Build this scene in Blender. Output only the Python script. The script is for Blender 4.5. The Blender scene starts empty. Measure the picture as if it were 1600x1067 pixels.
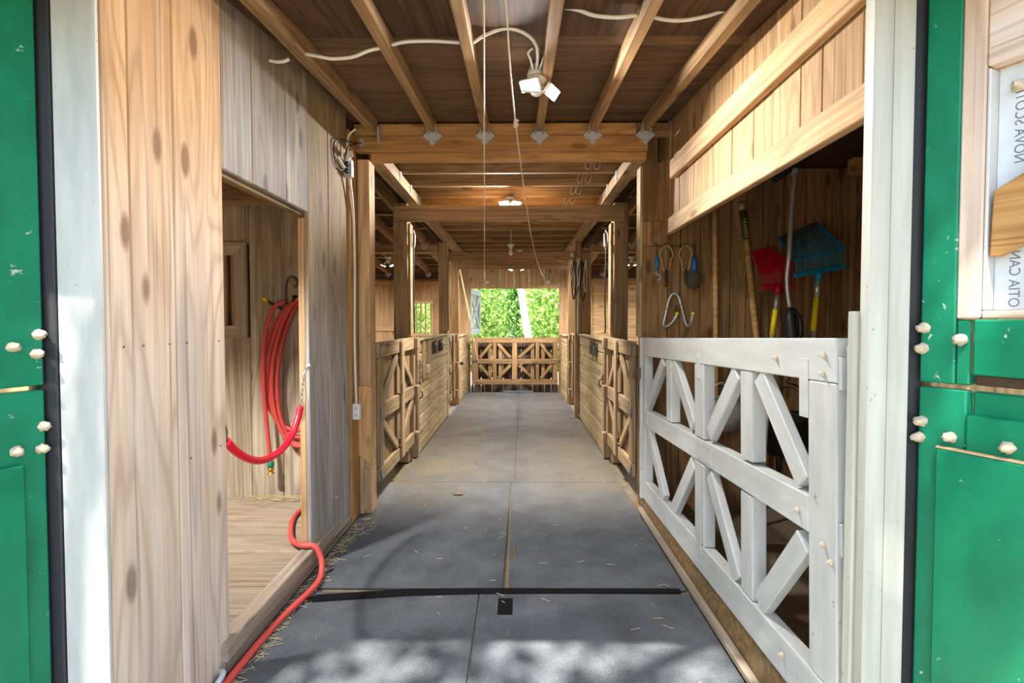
import bpy, bmesh, math, random
import numpy as np
from mathutils import Vector, Matrix

random.seed(7)
rng = np.random.default_rng(7)
SC = bpy.context.scene
COL = SC.collection

# ------------------------------------------------------------------ camera, sky, sun, exposure
cd = bpy.data.cameras.new('camera')
cam = bpy.data.objects.new('camera', cd)
COL.objects.link(cam)
cd.sensor_width = 36.0
cd.lens = 750.0 / 1600.0 * 36.0
cd.shift_y = -0.00625
cd.clip_start = 0.02
cam.location = (0, 0, 1.5)
cam.rotation_euler = (math.pi / 2 - math.atan(21 / 750), 0, math.atan(10 / 750))
SC.camera = cam

world = bpy.data.worlds.new('world')
SC.world = world
world.use_nodes = True
wn = world.node_tree
bg = wn.nodes['Background']
sky = wn.nodes.new('ShaderNodeTexSky')
sky.sky_type = 'NISHITA'
sky.sun_disc = False
sky.sun_elevation = math.radians(62)
sky.sun_rotation = math.radians(202)
sky.air_density = 1.0
sky.dust_density = 1.6
sky.ozone_density = 1.0
wn.links.new(sky.outputs['Color'], bg.inputs['Color'])
bg.inputs['Strength'].default_value = 0.42

SUN_DIR = Vector((0.20, 0.50, -1.0)).normalized()
sd = bpy.data.lights.new('sun', 'SUN')
sd.energy = 19.0
sd.angle = math.radians(0.9)
sd.color = (1.0, 0.95, 0.88)
sun = bpy.data.objects.new('sun', sd)
sun.rotation_euler = SUN_DIR.to_track_quat('-Z', 'Y').to_euler()
sun.location = (-4, -10, 20)
COL.objects.link(sun)

SC.view_settings.view_transform = 'Standard'
SC.view_settings.look = 'None'
SC.view_settings.gamma = 1.0
SC.view_settings.use_curve_mapping = False
SC.view_settings.exposure = 0.30

LAMP = 55.0            # watts of one floodlight head


# ------------------------------------------------------------------ colour / material helpers
def lin(h):
    h = h.lstrip('#')
    out = []
    for i in (0, 2, 4):
        c = int(h[i:i + 2], 16) / 255.0
        out.append(c / 12.92 if c <= 0.04045 else ((c + 0.055) / 1.055) ** 2.4)
    return tuple(out) + (1.0,)


class NT:
    def __init__(self, name):
        self.m = bpy.data.materials.new(name)
        self.m.use_nodes = True
        self.t = self.m.node_tree
        self.b = self.t.nodes['Principled BSDF']

    def n(self, kind, **kw):
        nd = self.t.nodes.new(kind)
        for k, v in kw.items():
            setattr(nd, k, v)
        return nd

    def l(self, a, b):
        self.t.links.new(a, b)

    def math(self, op, a, b=None, clamp=False):
        nd = self.n('ShaderNodeMath', operation=op)
        nd.use_clamp = clamp
        for i, v in enumerate((a, b)):
            if v is None:
                continue
            if isinstance(v, (int, float)):
                nd.inputs[i].default_value = v
            else:
                self.l(v, nd.inputs[i])
        return nd.outputs[0]

    def mix(self, fac, a, b, mode='MIX'):
        nd = self.n('ShaderNodeMix', data_type='RGBA', blend_type=mode)
        for key, v in ((0, fac), (6, a), (7, b)):
            if isinstance(v, (int, float)):
                nd.inputs[key].default_value = v
            elif isinstance(v, tuple):
                nd.inputs[key].default_value = v
            else:
                self.l(v, nd.inputs[key])
        return nd.outputs[2]

    def ramp(self, fac, stops):
        nd = self.n('ShaderNodeValToRGB')
        els = nd.color_ramp.elements
        while len(els) < len(stops):
            els.new(0.5)
        for e, (p, c) in zip(els, stops):
            e.position = p
            e.color = c if isinstance(c, tuple) else (c, c, c, 1)
        self.l(fac, nd.inputs[0])
        return nd.outputs[0]

    def coords(self, scale, rand=True, what='Object'):
        tc = self.n('ShaderNodeTexCoord')
        v = tc.outputs[what]
        if rand:
            oi = self.n('ShaderNodeObjectInfo')
            cb = self.n('ShaderNodeCombineXYZ')
            self.l(self.math('MULTIPLY', oi.outputs['Random'], 37.0), cb.inputs[0])
            self.l(self.math('MULTIPLY', oi.outputs['Random'], 91.0), cb.inputs[1])
            self.l(self.math('MULTIPLY', oi.outputs['Random'], 53.0), cb.inputs[2])
            ad = self.n('ShaderNodeVectorMath', operation='ADD')
            self.l(v, ad.inputs[0])
            self.l(cb.outputs[0], ad.inputs[1])
            v = ad.outputs[0]
        mp = self.n('ShaderNodeMapping')
        mp.inputs['Scale'].default_value = scale
        self.l(v, mp.inputs['Vector'])
        return mp.outputs[0]

    def noise(self, vec, scale=1.0, detail=4, rough=0.55, dist=0.0):
        nd = self.n('ShaderNodeTexNoise')
        nd.inputs['Scale'].default_value = scale
        nd.inputs['Detail'].default_value = detail
        nd.inputs['Roughness'].default_value = rough
        nd.inputs['Distortion'].default_value = dist
        self.l(vec, nd.inputs['Vector'])
        return nd.outputs[0]

    def bump(self, h, strength, dist=0.002):
        nd = self.n('ShaderNodeBump')
        nd.inputs['Strength'].default_value = strength
        nd.inputs['Distance'].default_value = dist
        self.l(h, nd.inputs['Height'])
        self.l(nd.outputs[0], self.b.inputs['Normal'])


def wood(name, light, mid, dark, stain=None, stain_amt=0.0, var=0.25, knots=1.0, rough=0.75, bump=0.7, top=None):
    """grain runs along the piece's own X axis"""
    w = NT(name)
    g = w.noise(w.coords((1.1, 34, 34)), 1.0, 7, 0.6, 0.3)
    low = w.noise(w.coords((0.45, 4.5, 4.5)), 1.0, 2, 0.5, 0.5)
    rings = w.math('SINE', w.math('MULTIPLY', low, 62.0))
    rings = w.math('MULTIPLY_ADD', rings, 0.5)
    rings.node.inputs[2].default_value = 0.5
    base = w.mix(w.ramp(g, [(0.36, 0.0), (0.62, 1.0)]), lin(light), lin(mid))
    base = w.mix(w.math('MULTIPLY', w.math('POWER', rings, 3.0), 0.38), base, lin(dark))
    # knots
    vo = w.n('ShaderNodeTexVoronoi')
    vo.inputs['Scale'].default_value = 1.0
    w.l(w.coords((2.1, 6.0, 6.0)), vo.inputs['Vector'])
    kn = w.ramp(vo.outputs['Distance'], [(0.10, 1.0), (0.17, 0.0)])
    halo = w.ramp(vo.outputs['Distance'], [(0.10, 0.7), (0.34, 0.0)])
    base = w.mix(w.math('MULTIPLY', halo, 0.6 * knots), base, lin(mid))
    base = w.mix(w.math('MULTIPLY', kn, 0.85 * knots), base, lin(dark))
    # checks / fine dark cracks
    ck = w.noise(w.coords((0.7, 60, 60)), 1.0, 2, 0.5)
    base = w.mix(w.ramp(ck, [(0.62, 0.0), (0.70, 0.7)]), base, lin(dark))
    if stain:
        sn = w.noise(w.coords((0.7, 5.0, 5.0)), 1.0, 5, 0.6, 0.6)
        base = w.mix(w.math('MULTIPLY', w.ramp(sn, [(0.38, 0.0), (0.68, 1.0)]), stain_amt), base, lin(stain))
    if top:      # boards bleached up to head height, warm above; on grey ones partly painted skylight
        tcx = w.n('ShaderNodeTexCoord')
        sx = w.n('ShaderNodeSeparateXYZ')
        w.l(tcx.outputs['Object'], sx.inputs[0])
        nn_ = w.noise(w.coords((0.9, 6, 6)), 1.0, 4, 0.6)
        hh = w.math('ADD', w.math('MULTIPLY_ADD', nn_, 0.9), w.math('MULTIPLY', sx.outputs[0], 0.8))
        hh.node.inputs[0].links[0].from_node.inputs[2].default_value = -0.30
        base = w.mix(w.math('MULTIPLY', w.ramp(hh, [(top[1], 0.0), (top[2], 1.0)]), top[3]), base, lin(top[0]), 'MULTIPLY')
    oi = w.n('ShaderNodeObjectInfo')
    hv = w.n('ShaderNodeHueSaturation')
    val = w.math('MULTIPLY_ADD', oi.outputs['Random'], var)
    val.node.inputs[2].default_value = 1.0 - var * 0.5
    w.l(val, hv.inputs['Value'])
    w.l(base, hv.inputs['Color'])
    w.l(hv.outputs[0], w.b.inputs['Base Color'])
    w.b.inputs['Roughness'].default_value = rough
    w.b.inputs['Specular IOR Level'].default_value = 0.25
    w.bump(g, bump, 0.003)
    return w.m


def paint(name, col, col2, chip=None, rough=0.45, chips=0.0, streak=(9, 9, 9), spec=0.4):
    w = NT(name)
    n1 = w.noise(w.coords(streak), 1.0, 5, 0.6)
    base = w.mix(w.ramp(n1, [(0.35, 0.0), (0.7, 1.0)]), lin(col), lin(col2))
    if chip:
        n2 = w.noise(w.coords((22, 22, 22)), 1.0, 4, 0.65, 0.4)
        base = w.mix(w.ramp(n2, [(0.70 - chips, 0.0), (0.74 - chips, 1.0)]), base, lin(chip))
    w.l(base, w.b.inputs['Base Color'])
    w.b.inputs['Roughness'].default_value = rough
    w.b.inputs['Specular IOR Level'].default_value = spec
    w.bump(n1, 0.15, 0.003)
    return w.m


def plain(name, col, rough=0.5, metal=0.0, var=0.12, scale=30, spec=0.5):
    w = NT(name)
    n1 = w.noise(w.coords((scale,) * 3), 1.0, 3)
    c = lin(col)
    d = tuple(x * (1 - var) for x in c[:3]) + (1,)
    e = tuple(min(1, x * (1 + var)) for x in c[:3]) + (1,)
    w.l(w.mix(n1, d, e), w.b.inputs['Base Color'])
    w.b.inputs['Roughness'].default_value = rough
    w.b.inputs['Metallic'].default_value = metal
    w.b.inputs['Specular IOR Level'].default_value = spec
    return w.m


def emit(name, col, strength):
    w = NT(name)
    w.b.inputs['Base Color'].default_value = lin(col)
    w.b.inputs['Emission Color'].default_value = lin(col)
    w.b.inputs['Emission Strength'].default_value = strength
    return w.m


M = {}
M['pine'] = wood('warm_pine', '#d6b48a', '#bd9668', '#7d5f40', '#8d7355', 0.35)
M['beam'] = wood('beam_wood', '#b99b76', '#9c7d59', '#604a33', '#6b5b48', 0.5)
M['joist'] = wood('joist_wood', '#b59269', '#94734d', '#5c4630', '#66533d', 0.4)
M['orange'] = wood('orange_wood', '#cd9f66', '#b3834c', '#7e5830', '#8a6640', 0.25)
M['nook'] = wood('nook_wood', '#b08a5e', '#8f6d45', '#553c24', '#6a5036', 0.45, var=0.4)
M['header'] = wood('header_plank', '#c4a278', '#ac895f', '#715336', '#8c7253', 0.3)
M['pale'] = wood('pale_pine', '#ead9ca', '#d9bfa4', '#92765f', '#b0aaaa', 0.45, knots=1.2, var=0.14, top=('#f3d3a6', 0.05, 0.75, 0.85))
M['grey'] = wood('weathered_grey', '#c6bdb0', '#a39a8e', '#655d55', '#85868d', 0.65, var=0.18, top=('#ecd0a4', 0.0, 0.5, 0.9))  # top tint: weathering plus cool sky light put into the lower colour
M['greytan'] = wood('weathered_tan', '#dccfb8', '#b9a98e', '#6a5843', '#83735d', 0.6, var=0.2)
M['stall'] = wood('stall_plank', '#c9b38c', '#b0986f', '#776345', '#8b7c61', 0.4, var=0.2)
M['gatewood'] = wood('gate_wood', '#b79b74', '#997d58', '#635039', '#7a6c5c', 0.5)
M['darkply'] = wood('dark_plywood', '#735740', '#584230', '#35281c', '#856b50', 0.35, knots=0.6, var=0.25)
M['deck'] = wood('dark_deck', '#654a34', '#4c3725', '#2c1f13', var=0.3)
M['floorplank'] = wood('dusty_plank', '#a4947f', '#8b7a66', '#655543', '#b3a58f', 0.5, rough=0.85)
M['sill'] = wood('worn_sill', '#ab9c8a', '#8b7b69', '#5f5042', '#bbae9d', 0.35)
M['curb'] = wood('brown_curb', '#9c8059', '#7d623e', '#4b3821', '#8a7a5c', 0.4)
M['patch'] = wood('fresh_patch', '#e6b981', '#d3a066', '#a06f3d', '#c08e58', 0.3, var=0.05)
M['lathe'] = wood('turned_handle', '#d8b377', '#c49a5b', '#9a7440', knots=0.1, var=0.1)
M['barn'] = wood('dark_door_plank', '#5f4a38', '#4a3828', '#2c2118', '#77695b', 0.4)
M['white'] = paint('white_paint', '#cdcfcb', '#b7bab7', '#a08b70', chips=0.01, streak=(3, 14, 14))
M['oldwhite'] = paint('aged_white_paint', '#c4c5bb', '#a9aa9f', '#a89a80', rough=0.6, chips=0.03, streak=(1.2, 16, 16))
M['whitetop'] = plain('bare_wood_edge', '#c9a981', 0.8)
M['green'] = paint('green_paint', '#138763', '#0b7050', '#b9c9b4', rough=0.38, chips=0.035, streak=(5, 9, 9))
M['green2'] = paint('green_paint_panel', '#0f855d', '#0a7050', '#b9c9b4', rough=0.32, chips=0.015, streak=(5, 9, 9))
M['blackrub'] = plain('black_weatherstrip', '#2f3034', 0.6)
M['steel'] = plain('galvanized_steel', '#c3c8ca', 0.45, 0.3)
M['chain'] = plain('worn_chain', '#8f9294', 0.4, 0.6)
M['alum'] = plain('aluminium_tube', '#d3d4d2', 0.35, 0.6)
M['cable'] = plain('white_cable', '#e3dfd3', 0.5)
M['blackcable'] = plain('black_cable', '#26241f', 0.5)
M['redhose'] = plain('red_hose', '#cf4d46', 0.5)
M['redtube'] = plain('red_tubing', '#e3122f', 0.35)
M['brass'] = plain('brass_fitting', '#c9a24a', 0.35, 0.8)
M['greencol'] = plain('green_collar', '#1f7f6a', 0.45)
M['redplast'] = plain('red_plastic', '#bb1626', 0.4)
M['blueplast'] = plain('blue_plastic', '#0f80ac', 0.4)
M['yellow'] = plain('yellow_sleeve', '#f1d81a', 0.4)
M['blackplast'] = plain('black_plastic', '#1f2023', 0.45)
M['bluegrip'] = plain('blue_grip', '#2c4f8e', 0.45)
M['bristle'] = plain('brush_bristle', '#4a4338', 0.9)
M['leather'] = plain('tan_strap', '#b9976a', 0.6)
M['darkleather'] = plain('dark_leather', '#352a20', 0.6)
M['iron'] = plain('iron_hook', '#6b675f', 0.45, 0.7)
M['lampwhite'] = plain('lamp_housing', '#d9d7cd', 0.4)
M['led'] = emit('led_panel', '#f2f6ff', 14.0)
M['glassbulb'] = plain('bulb_glass', '#d8d5cb', 0.15)
M['rope'] = plain('cord', '#d9d0bd', 0.8)
M['outlet'] = plain('outlet_plate', '#eceae6', 0.35)
M['tag'] = plain('paper_tag', '#efeae0', 0.8)
M['foam'] = plain('peeling_nut', '#c9bba2', 0.9, var=0.4, scale=90)
M['bark'] = plain('pale_bark', '#d9d2c6', 0.85, var=0.2, scale=6)
M['brownbark'] = plain('brown_bark', '#6b5843', 0.9, var=0.3, scale=6)
M['greypad'] = plain('dark_pad', '#3f4238', 0.8)
M['greyplast'] = plain('clear_grey_plastic', '#a3a29a', 0.35)
M['tape'] = plain('black_tape', '#0e0f11', 0.75, spec=0.15)
M['straw'] = plain('straw', '#b3a27a', 0.9, var=0.3)
M['ink'] = plain('grey_print', '#6f7478', 0.8)
M['keygreen'] = plain('olive_label', '#4c4a22', 0.6)
M['lime'] = plain('lime_print', '#b9c23a', 0.6)


def leafmat(name, a, b):
    w = NT(name)
    oi = w.n('ShaderNodeTexCoord')
    n1 = w.noise(w.coords((5, 5, 5), rand=False), 1.0, 4, 0.7)
    c = w.mix(w.ramp(n1, [(0.35, 0.0), (0.65, 1.0)]), lin(a), lin(b))
    w.l(c, w.b.inputs['Base Color'])
    w.b.inputs['Roughness'].default_value = 0.5
    tr = w.n('ShaderNodeBsdfTranslucent')
    w.l(c, tr.inputs['Color'])
    ms = w.n('ShaderNodeMixShader')
    ms.inputs[0].default_value = 0.45
    w.l(w.b.outputs[0], ms.inputs[1])
    w.l(tr.outputs[0], ms.inputs[2])
    out = [n for n in w.t.nodes if n.type == 'OUTPUT_MATERIAL'][0]
    w.l(ms.outputs[0], out.inputs[0])
    return w.m


M['leaf'] = leafmat('leaf_green', '#7fae4e', '#c4dc86')
M['leafdark'] = leafmat('leaf_deep_green', '#5f9a48', '#a5cc72')


def rubber():
    w = NT('rubber_mat')
    v = w.coords((1, 1, 1), rand=False, what='Object')
    geo = w.n('ShaderNodeNewGeometry')
    P = geo.outputs['Position']
    sep = w.n('ShaderNodeSeparateXYZ')
    w.l(P, sep.inputs[0])
    n1 = w.n('ShaderNodeTexNoise')
    n1.inputs['Scale'].default_value = 3.2
    n1.inputs['Detail'].default_value = 8
    n1.inputs['Roughness'].default_value = 0.65
    w.l(P, n1.inputs['Vector'])
    n2 = w.n('ShaderNodeTexNoise')
    n2.inputs['Scale'].default_value = 95
    n2.inputs['Detail'].default_value = 4
    w.l(P, n2.inputs['Vector'])
    n3 = w.n('ShaderNodeTexNoise')
    n3.inputs['Scale'].default_value = 2.0
    n3.inputs['Detail'].default_value = 7
    n3.inputs['Roughness'].default_value = 0.7
    w.l(P, n3.inputs['Vector'])
    base = w.mix(w.ramp(n1.outputs[0], [(0.33, 0.0), (0.68, 1.0)]), lin('#3e4146'), lin('#5c6065'))
    base = w.mix(w.math('MULTIPLY', w.ramp(n2.outputs[0], [(0.45, 0.0), (0.75, 1.0)]), 0.25), base, lin('#86878a'))
    # straw dust trodden in along both sides of the aisle, between the first stall doors
    ya = w.ramp(w.math('MULTIPLY', sep.outputs[1], 0.1), [(0.34, 0.0), (0.48, 1.0), (0.66, 0.85), (0.80, 0.6), (1.0, 0.35)])
    xa = w.math('ABSOLUTE', w.math('ADD', sep.outputs[0], 0.08))
    xe = w.ramp(xa, [(0.05, 0.45), (0.75, 1.0)])
    dust = w.math('MULTIPLY', w.math('MULTIPLY', ya, xe), w.ramp(n3.outputs[0], [(0.30, 0.35), (0.60, 1.0)]))
    base = w.mix(w.math('MULTIPLY', dust, 0.85), base, lin('#7b6e54'))
    w.l(base, w.b.inputs['Base Color'])
    w.b.inputs['Roughness'].default_value = 0.72
    w.b.inputs['Specular IOR Level'].default_value = 0.35
    h = w.math('ADD', w.math('MULTIPLY', n2.outputs[0], 0.5), n1.outputs[0])
    w.bump(h, 0.35, 0.004)
    return w.m


M['mat'] = rubber()


def earth(name, a, b, scale):
    w = NT(name)
    n1 = w.noise(w.coords((scale,) * 3, rand=False), 1.0, 8, 0.65)
    w.l(w.mix(w.ramp(n1, [(0.3, 0.0), (0.7, 1.0)]), lin(a), lin(b)), w.b.inputs['Base Color'])
    w.b.inputs['Roughness'].default_value = 0.95
    w.bump(n1, 0.5, 0.02)
    return w.m


M['ground'] = earth('gravel', '#9a9284', '#7c7466', 9)
M['base'] = earth('packed_dirt', '#85775f', '#6a5d48', 14)
M['plastic_sheet'] = None


# ------------------------------------------------------------------ object helpers
WM = {}          # object -> world matrix


def place(o, mat, parent):
    COL.objects.link(o)
    WM[o] = mat
    if parent is not None:
        o.parent = parent
        o.matrix_basis = WM[parent].inverted() @ mat
    else:
        o.matrix_basis = mat
    return o


def tag(o, label=None, cat=None, group=None, kind=None):
    if label:
        o['label'] = label
    if cat:
        o['category'] = cat
    if group:
        o['group'] = group
    if kind:
        o['kind'] = kind
    return o


def empty(name, loc=(0, 0, 0), label=None, cat=None, group=None, kind=None, rot=None):
    o = bpy.data.objects.new(name, None)
    o.empty_display_size = 0.1
    m = Matrix.Translation(loc)
    if rot is not None:
        m = m @ rot
    place(o, m, None)
    return tag(o, label, cat, group, kind)


_cache = {}


def box_mesh(L, w, h, bev, mat):
    key = (round(L, 4), round(w, 4), round(h, 4), bev, mat.name)
    if key in _cache:
        return _cache[key]
    bm = bmesh.new()
    bmesh.ops.create_cube(bm, size=1.0)
    bmesh.ops.scale(bm, vec=(L, w, h), verts=bm.verts)
    b = min(bev, 0.3 * min(L, w, h))
    if b > 0:
        bmesh.ops.bevel(bm, geom=bm.edges[:], offset=b, segments=1, affect='EDGES', profile=0.5)
    me = bpy.data.meshes.new('piece')
    bm.to_mesh(me)
    bm.free()
    me.materials.append(mat)
    _cache[key] = me
    return me


def frame(p0, p1, up):
    p0, p1 = Vector(p0), Vector(p1)
    x = (p1 - p0).normalized()
    z = Vector(up) - x * x.dot(Vector(up))
    if z.length < 1e-5:
        z = Vector((0, 1, 0)) - x * x[1]
    z.normalize()
    y = z.cross(x)
    m = Matrix((x, y, z)).transposed().to_4x4()
    m.translation = (p0 + p1) / 2
    return m, (p1 - p0).length


def bar(name, p0, p1, w, h, mat, parent=None, up=(0, 0, 1), bev=0.003):
    """box from p0 to p1; h is its size along 'up', w across"""
    m, L = frame(p0, p1, up)
    if parent is not None and isinstance(parent, tuple):
        pass
    o = bpy.data.objects.new(name, box_mesh(L, w, h, bev, M[mat]))
    return place(o, m, parent)


def box(name, x0, x1, y0, y1, z0, z1, mat, parent=None, bev=0.003):
    s = [x1 - x0, y1 - y0, z1 - z0]
    c = [(x0 + x1) / 2, (y0 + y1) / 2, (z0 + z1) / 2]
    ax = s.index(max(s))
    p0, p1 = list(c), list(c)
    p0[ax] -= s[ax] / 2
    p1[ax] += s[ax] / 2
    upax = 2 if ax != 2 else 1
    up = [0, 0, 0]
    up[upax] = 1
    wax = 3 - ax - upax
    return bar(name, p0, p1, s[wax], s[upax], mat, parent, up, bev)


def lbar(name, root, p0, p1, w, h, mat, up=(0, 0, 1), bev=0.003, parent=None):
    """bar whose coordinates are in the root's own frame"""
    R = WM[root]
    u = (R.to_3x3() @ Vector(up))
    return bar(name, R @ Vector(p0), R @ Vector(p1), w, h, mat, parent or root, u, bev)


def mesh_obj(name, verts, faces, mat, parent=None, mtx=None, smooth=False):
    me = bpy.data.meshes.new(name)
    me.from_pydata([tuple(v) for v in verts], [], faces)
    me.update()
    if smooth:
        for p in me.polygons:
            p.use_smooth = True
    me.materials.append(M[mat] if isinstance(mat, str) else mat)
    o = bpy.data.objects.new(name, me)
    if mtx is None:
        c = Vector((0, 0, 0))
        for v in verts:
            c += Vector(v)
        c /= len(verts)
        for v in me.vertices:
            v.co -= c
        mtx = Matrix.Translation(c)
    return place(o, mtx, parent)


def catmull(pts, sub):
    pts = [Vector(p) for p in pts]
    if sub <= 1 or len(pts) < 3:
        return pts
    P = [2 * pts[0] - pts[1]] + pts + [2 * pts[-1] - pts[-2]]
    out = []
    for i in range(1, len(P) - 2):
        a, b, c, d = P[i - 1:i + 3]
        for k in range(sub):
            t = k / sub
            out.append(0.5 * ((2 * b) + (c - a) * t + (2 * a - 5 * b + 4 * c - d) * t * t + (3 * b - a - 3 * c + d) * t ** 3))
    out.append(pts[-1])
    return out


def tube_geo(pts, r, n=8, closed=False):
    pts = [Vector(p) for p in pts]
    N = len(pts)
    rs = r if isinstance(r, (list, tuple)) else [r] * N
    V, F = [], []
    prev = None
    for i, p in enumerate(pts):
        if closed:
            t = (pts[(i + 1) % N] - pts[i - 1]).normalized()
        else:
            t = (pts[min(i + 1, N - 1)] - pts[max(i - 1, 0)]).normalized()
        if prev is None:
            a = Vector((0, 0, 1)) if abs(t.z) < 0.9 else Vector((1, 0, 0))
            u = (a - t * a.dot(t)).normalized()
        else:
            u = prev - t * prev.dot(t)
            u = u.normalized() if u.length > 1e-6 else t.orthogonal().normalized()
        prev = u
        v = t.cross(u)
        for k in range(n):
            a = 2 * math.pi * k / n
            V.append(p + (u * math.cos(a) + v * math.sin(a)) * rs[i])
    M_ = N if closed else N - 1
    for i in range(M_):
        for k in range(n):
            j = (i + 1) % N
            F.append((i * n + k, i * n + (k + 1) % n, j * n + (k + 1) % n, j * n + k))
    if not closed:
        F.append(tuple(range(n))[::-1])
        F.append(tuple((N - 1) * n + k for k in range(n)))
    return V, F


def tube(name, pts, r, mat, parent=None, sub=6, n=8, closed=False):
    p = catmull(pts, sub) if not closed else [Vector(q) for q in pts]
    if isinstance(r, (list, tuple)) and len(r) != len(p):
        r = [r[0] + (r[-1] - r[0]) * i / (len(p) - 1) for i in range(len(p))]
    V, F = tube_geo(p, r, n, closed)
    return mesh_obj(name, V, F, mat, parent, smooth=True)


def lathe(name, prof, mtx, mat, parent=None, n=20, smooth=True):
    """prof: list of (radius, height along local Z)"""
    V, F = [], []
    for (r, z) in prof:
        for k in range(n):
            a = 2 * math.pi * k / n
            V.append((r * math.cos(a), r * math.sin(a), z))
    for i in range(len(prof) - 1):
        for k in range(n):
            F.append((i * n + k, i * n + (k + 1) % n, (i + 1) * n + (k + 1) % n, (i + 1) * n + k))
    F.append(tuple(range(n))[::-1])
    F.append(tuple((len(prof) - 1) * n + k for k in range(n)))
    return mesh_obj(name, V, F, mat, parent, mtx, smooth)


def axis_m(loc, zdir, xdir=None):
    z = Vector(zdir).normalized()
    x = Vector(xdir) if xdir else (Vector((1, 0, 0)) if abs(z.x) < 0.9 else Vector((0, 1, 0)))
    x = (x - z * x.dot(z)).normalized()
    y = z.cross(x)
    m = Matrix((x, y, z)).transposed().to_4x4()
    m.translation = Vector(loc)
    return m


def merged(name, geos, mat, parent=None, smooth=False):
    V, F = [], []
    for v, f in geos:
        o = len(V)
        V += list(v)
        F += [tuple(i + o for i in q) for q in f]
    return mesh_obj(name, V, F, mat, parent, smooth=smooth)


def prism(name, outline, depth, mtx, mat, parent=None, bev=0.0):
    """outline in local XY extruded to +-depth/2 along local Z"""
    bm = bmesh.new()
    vs = [bm.verts.new((x, y, -depth / 2)) for x, y in outline]
    f = bm.faces.new(vs)
    r = bmesh.ops.extrude_face_region(bm, geom=[f])
    bmesh.ops.translate(bm, vec=(0, 0, depth), verts=[v for v in r['geom'] if isinstance(v, bmesh.types.BMVert)])
    bmesh.ops.recalc_face_normals(bm, faces=bm.faces[:])
    if bev:
        bmesh.ops.bevel(bm, geom=bm.edges[:], offset=bev, segments=1, affect='EDGES')
    me = bpy.data.meshes.new(name)
    bm.to_mesh(me)
    bm.free()
    me.materials.append(M[mat])
    o = bpy.data.objects.new(name, me)
    return place(o, mtx, parent)


def struct(name, loc=(0, 0, 0)):
    return empty(name, loc, kind='structure')


def jit(a):
    return random.uniform(-a, a)


# ================================================================== SETTING
# ground outside, floor
g = box('ground', -16, 16, -9, 30, -0.12, -0.06, 'ground', bev=0)
tag(g, kind='structure')
fl = box('floor', -4.2, 4.2, 1.25, 10.35, -0.06, -0.017, 'base', bev=0)
tag(fl, kind='structure')

# --- left wall of the entrance bay (plane X = -1.25)
wl = struct('wall_left', (-1.28, 2.6, 0))
XL = -1.25
for y0, y1, m_ in ((1.442, 1.540, 'pale'), (1.543, 1.741, 'pale'), (1.744, 2.026, 'pale')):
    box('plank', XL - 0.028, XL + jit(0.003), y0, y1, 0.0, 3.06, m_, wl, 0.004)
for y0, y1, m_ in ((2.029, 2.262, 'grey'), (2.265, 2.588, 'grey'), (2.591, 2.856, 'grey')):
    box('plank', XL - 0.028, XL + jit(0.003), y0, y1, 2.15, 3.0 + (y0 - 2) * 0.07, m_, wl, 0.004)
for y0, y1, m_ in ((2.859, 3.162, 'grey'), (3.165, 3.505, 'grey')):
    box('plank', XL - 0.028, XL + jit(0.003), y0, y1, 0.0, 3.06, m_, wl, 0.004)
box('header_board', XL - 0.07, XL - 0.029, 2.03, 2.90, 2.125, 2.22, 'curb', wl)
box('stud', XL - 0.068, XL - 0.03, 2.862, 2.90, 0.12, 2.122, 'pine', wl)
box('stud', XL - 0.068, XL - 0.03, 1.95, 2.02, 0.12, 2.122, 'pale', wl)
box('trim_board', XL - 0.052, XL + 0.018, 3.512, 3.665, 0.0, 2.9, 'orange', wl)
box('nail_hook', XL + 0.004, XL + 0.03, 3.20, 3.206, 0.31, 0.316, 'steel', wl, 0.0)
for (y, z) in ((1.50, 1.42), (1.58, 1.42), (1.70, 1.42), (1.79, 1.42), (1.98, 1.42), (1.80, 0.98), (1.98, 0.98)):
    lathe('nail', [(0.004, 0), (0.003, 0.002)], axis_m((XL + 0.002, y, z), (1, 0, 0)), 'iron', wl, 8)
# backing so that no daylight leaks between the boards
box('backing', XL - 0.034, XL - 0.029, 1.42, 1.94, 0.0, 3.1, 'deck', wl, 0)
box('backing', XL - 0.034, XL - 0.029, 2.91, 3.66, 0.0, 3.1, 'deck', wl, 0)
box('backing', XL - 0.034, XL - 0.029, 1.94, 2.91, 2.23, 3.1, 'deck', wl, 0)

# --- sill under the left opening
sl = struct('trim_1', (-1.24, 2.6, 0))
box('sill_board', -1.30, -1.222, 1.962, 3.14, 0.062, 0.142, 'sill', sl, 0.006)
box('sill_base', -1.30, -1.235, 1.99, 3.505, 0.0, 0.06, 'sill', sl, 0.004)

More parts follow.
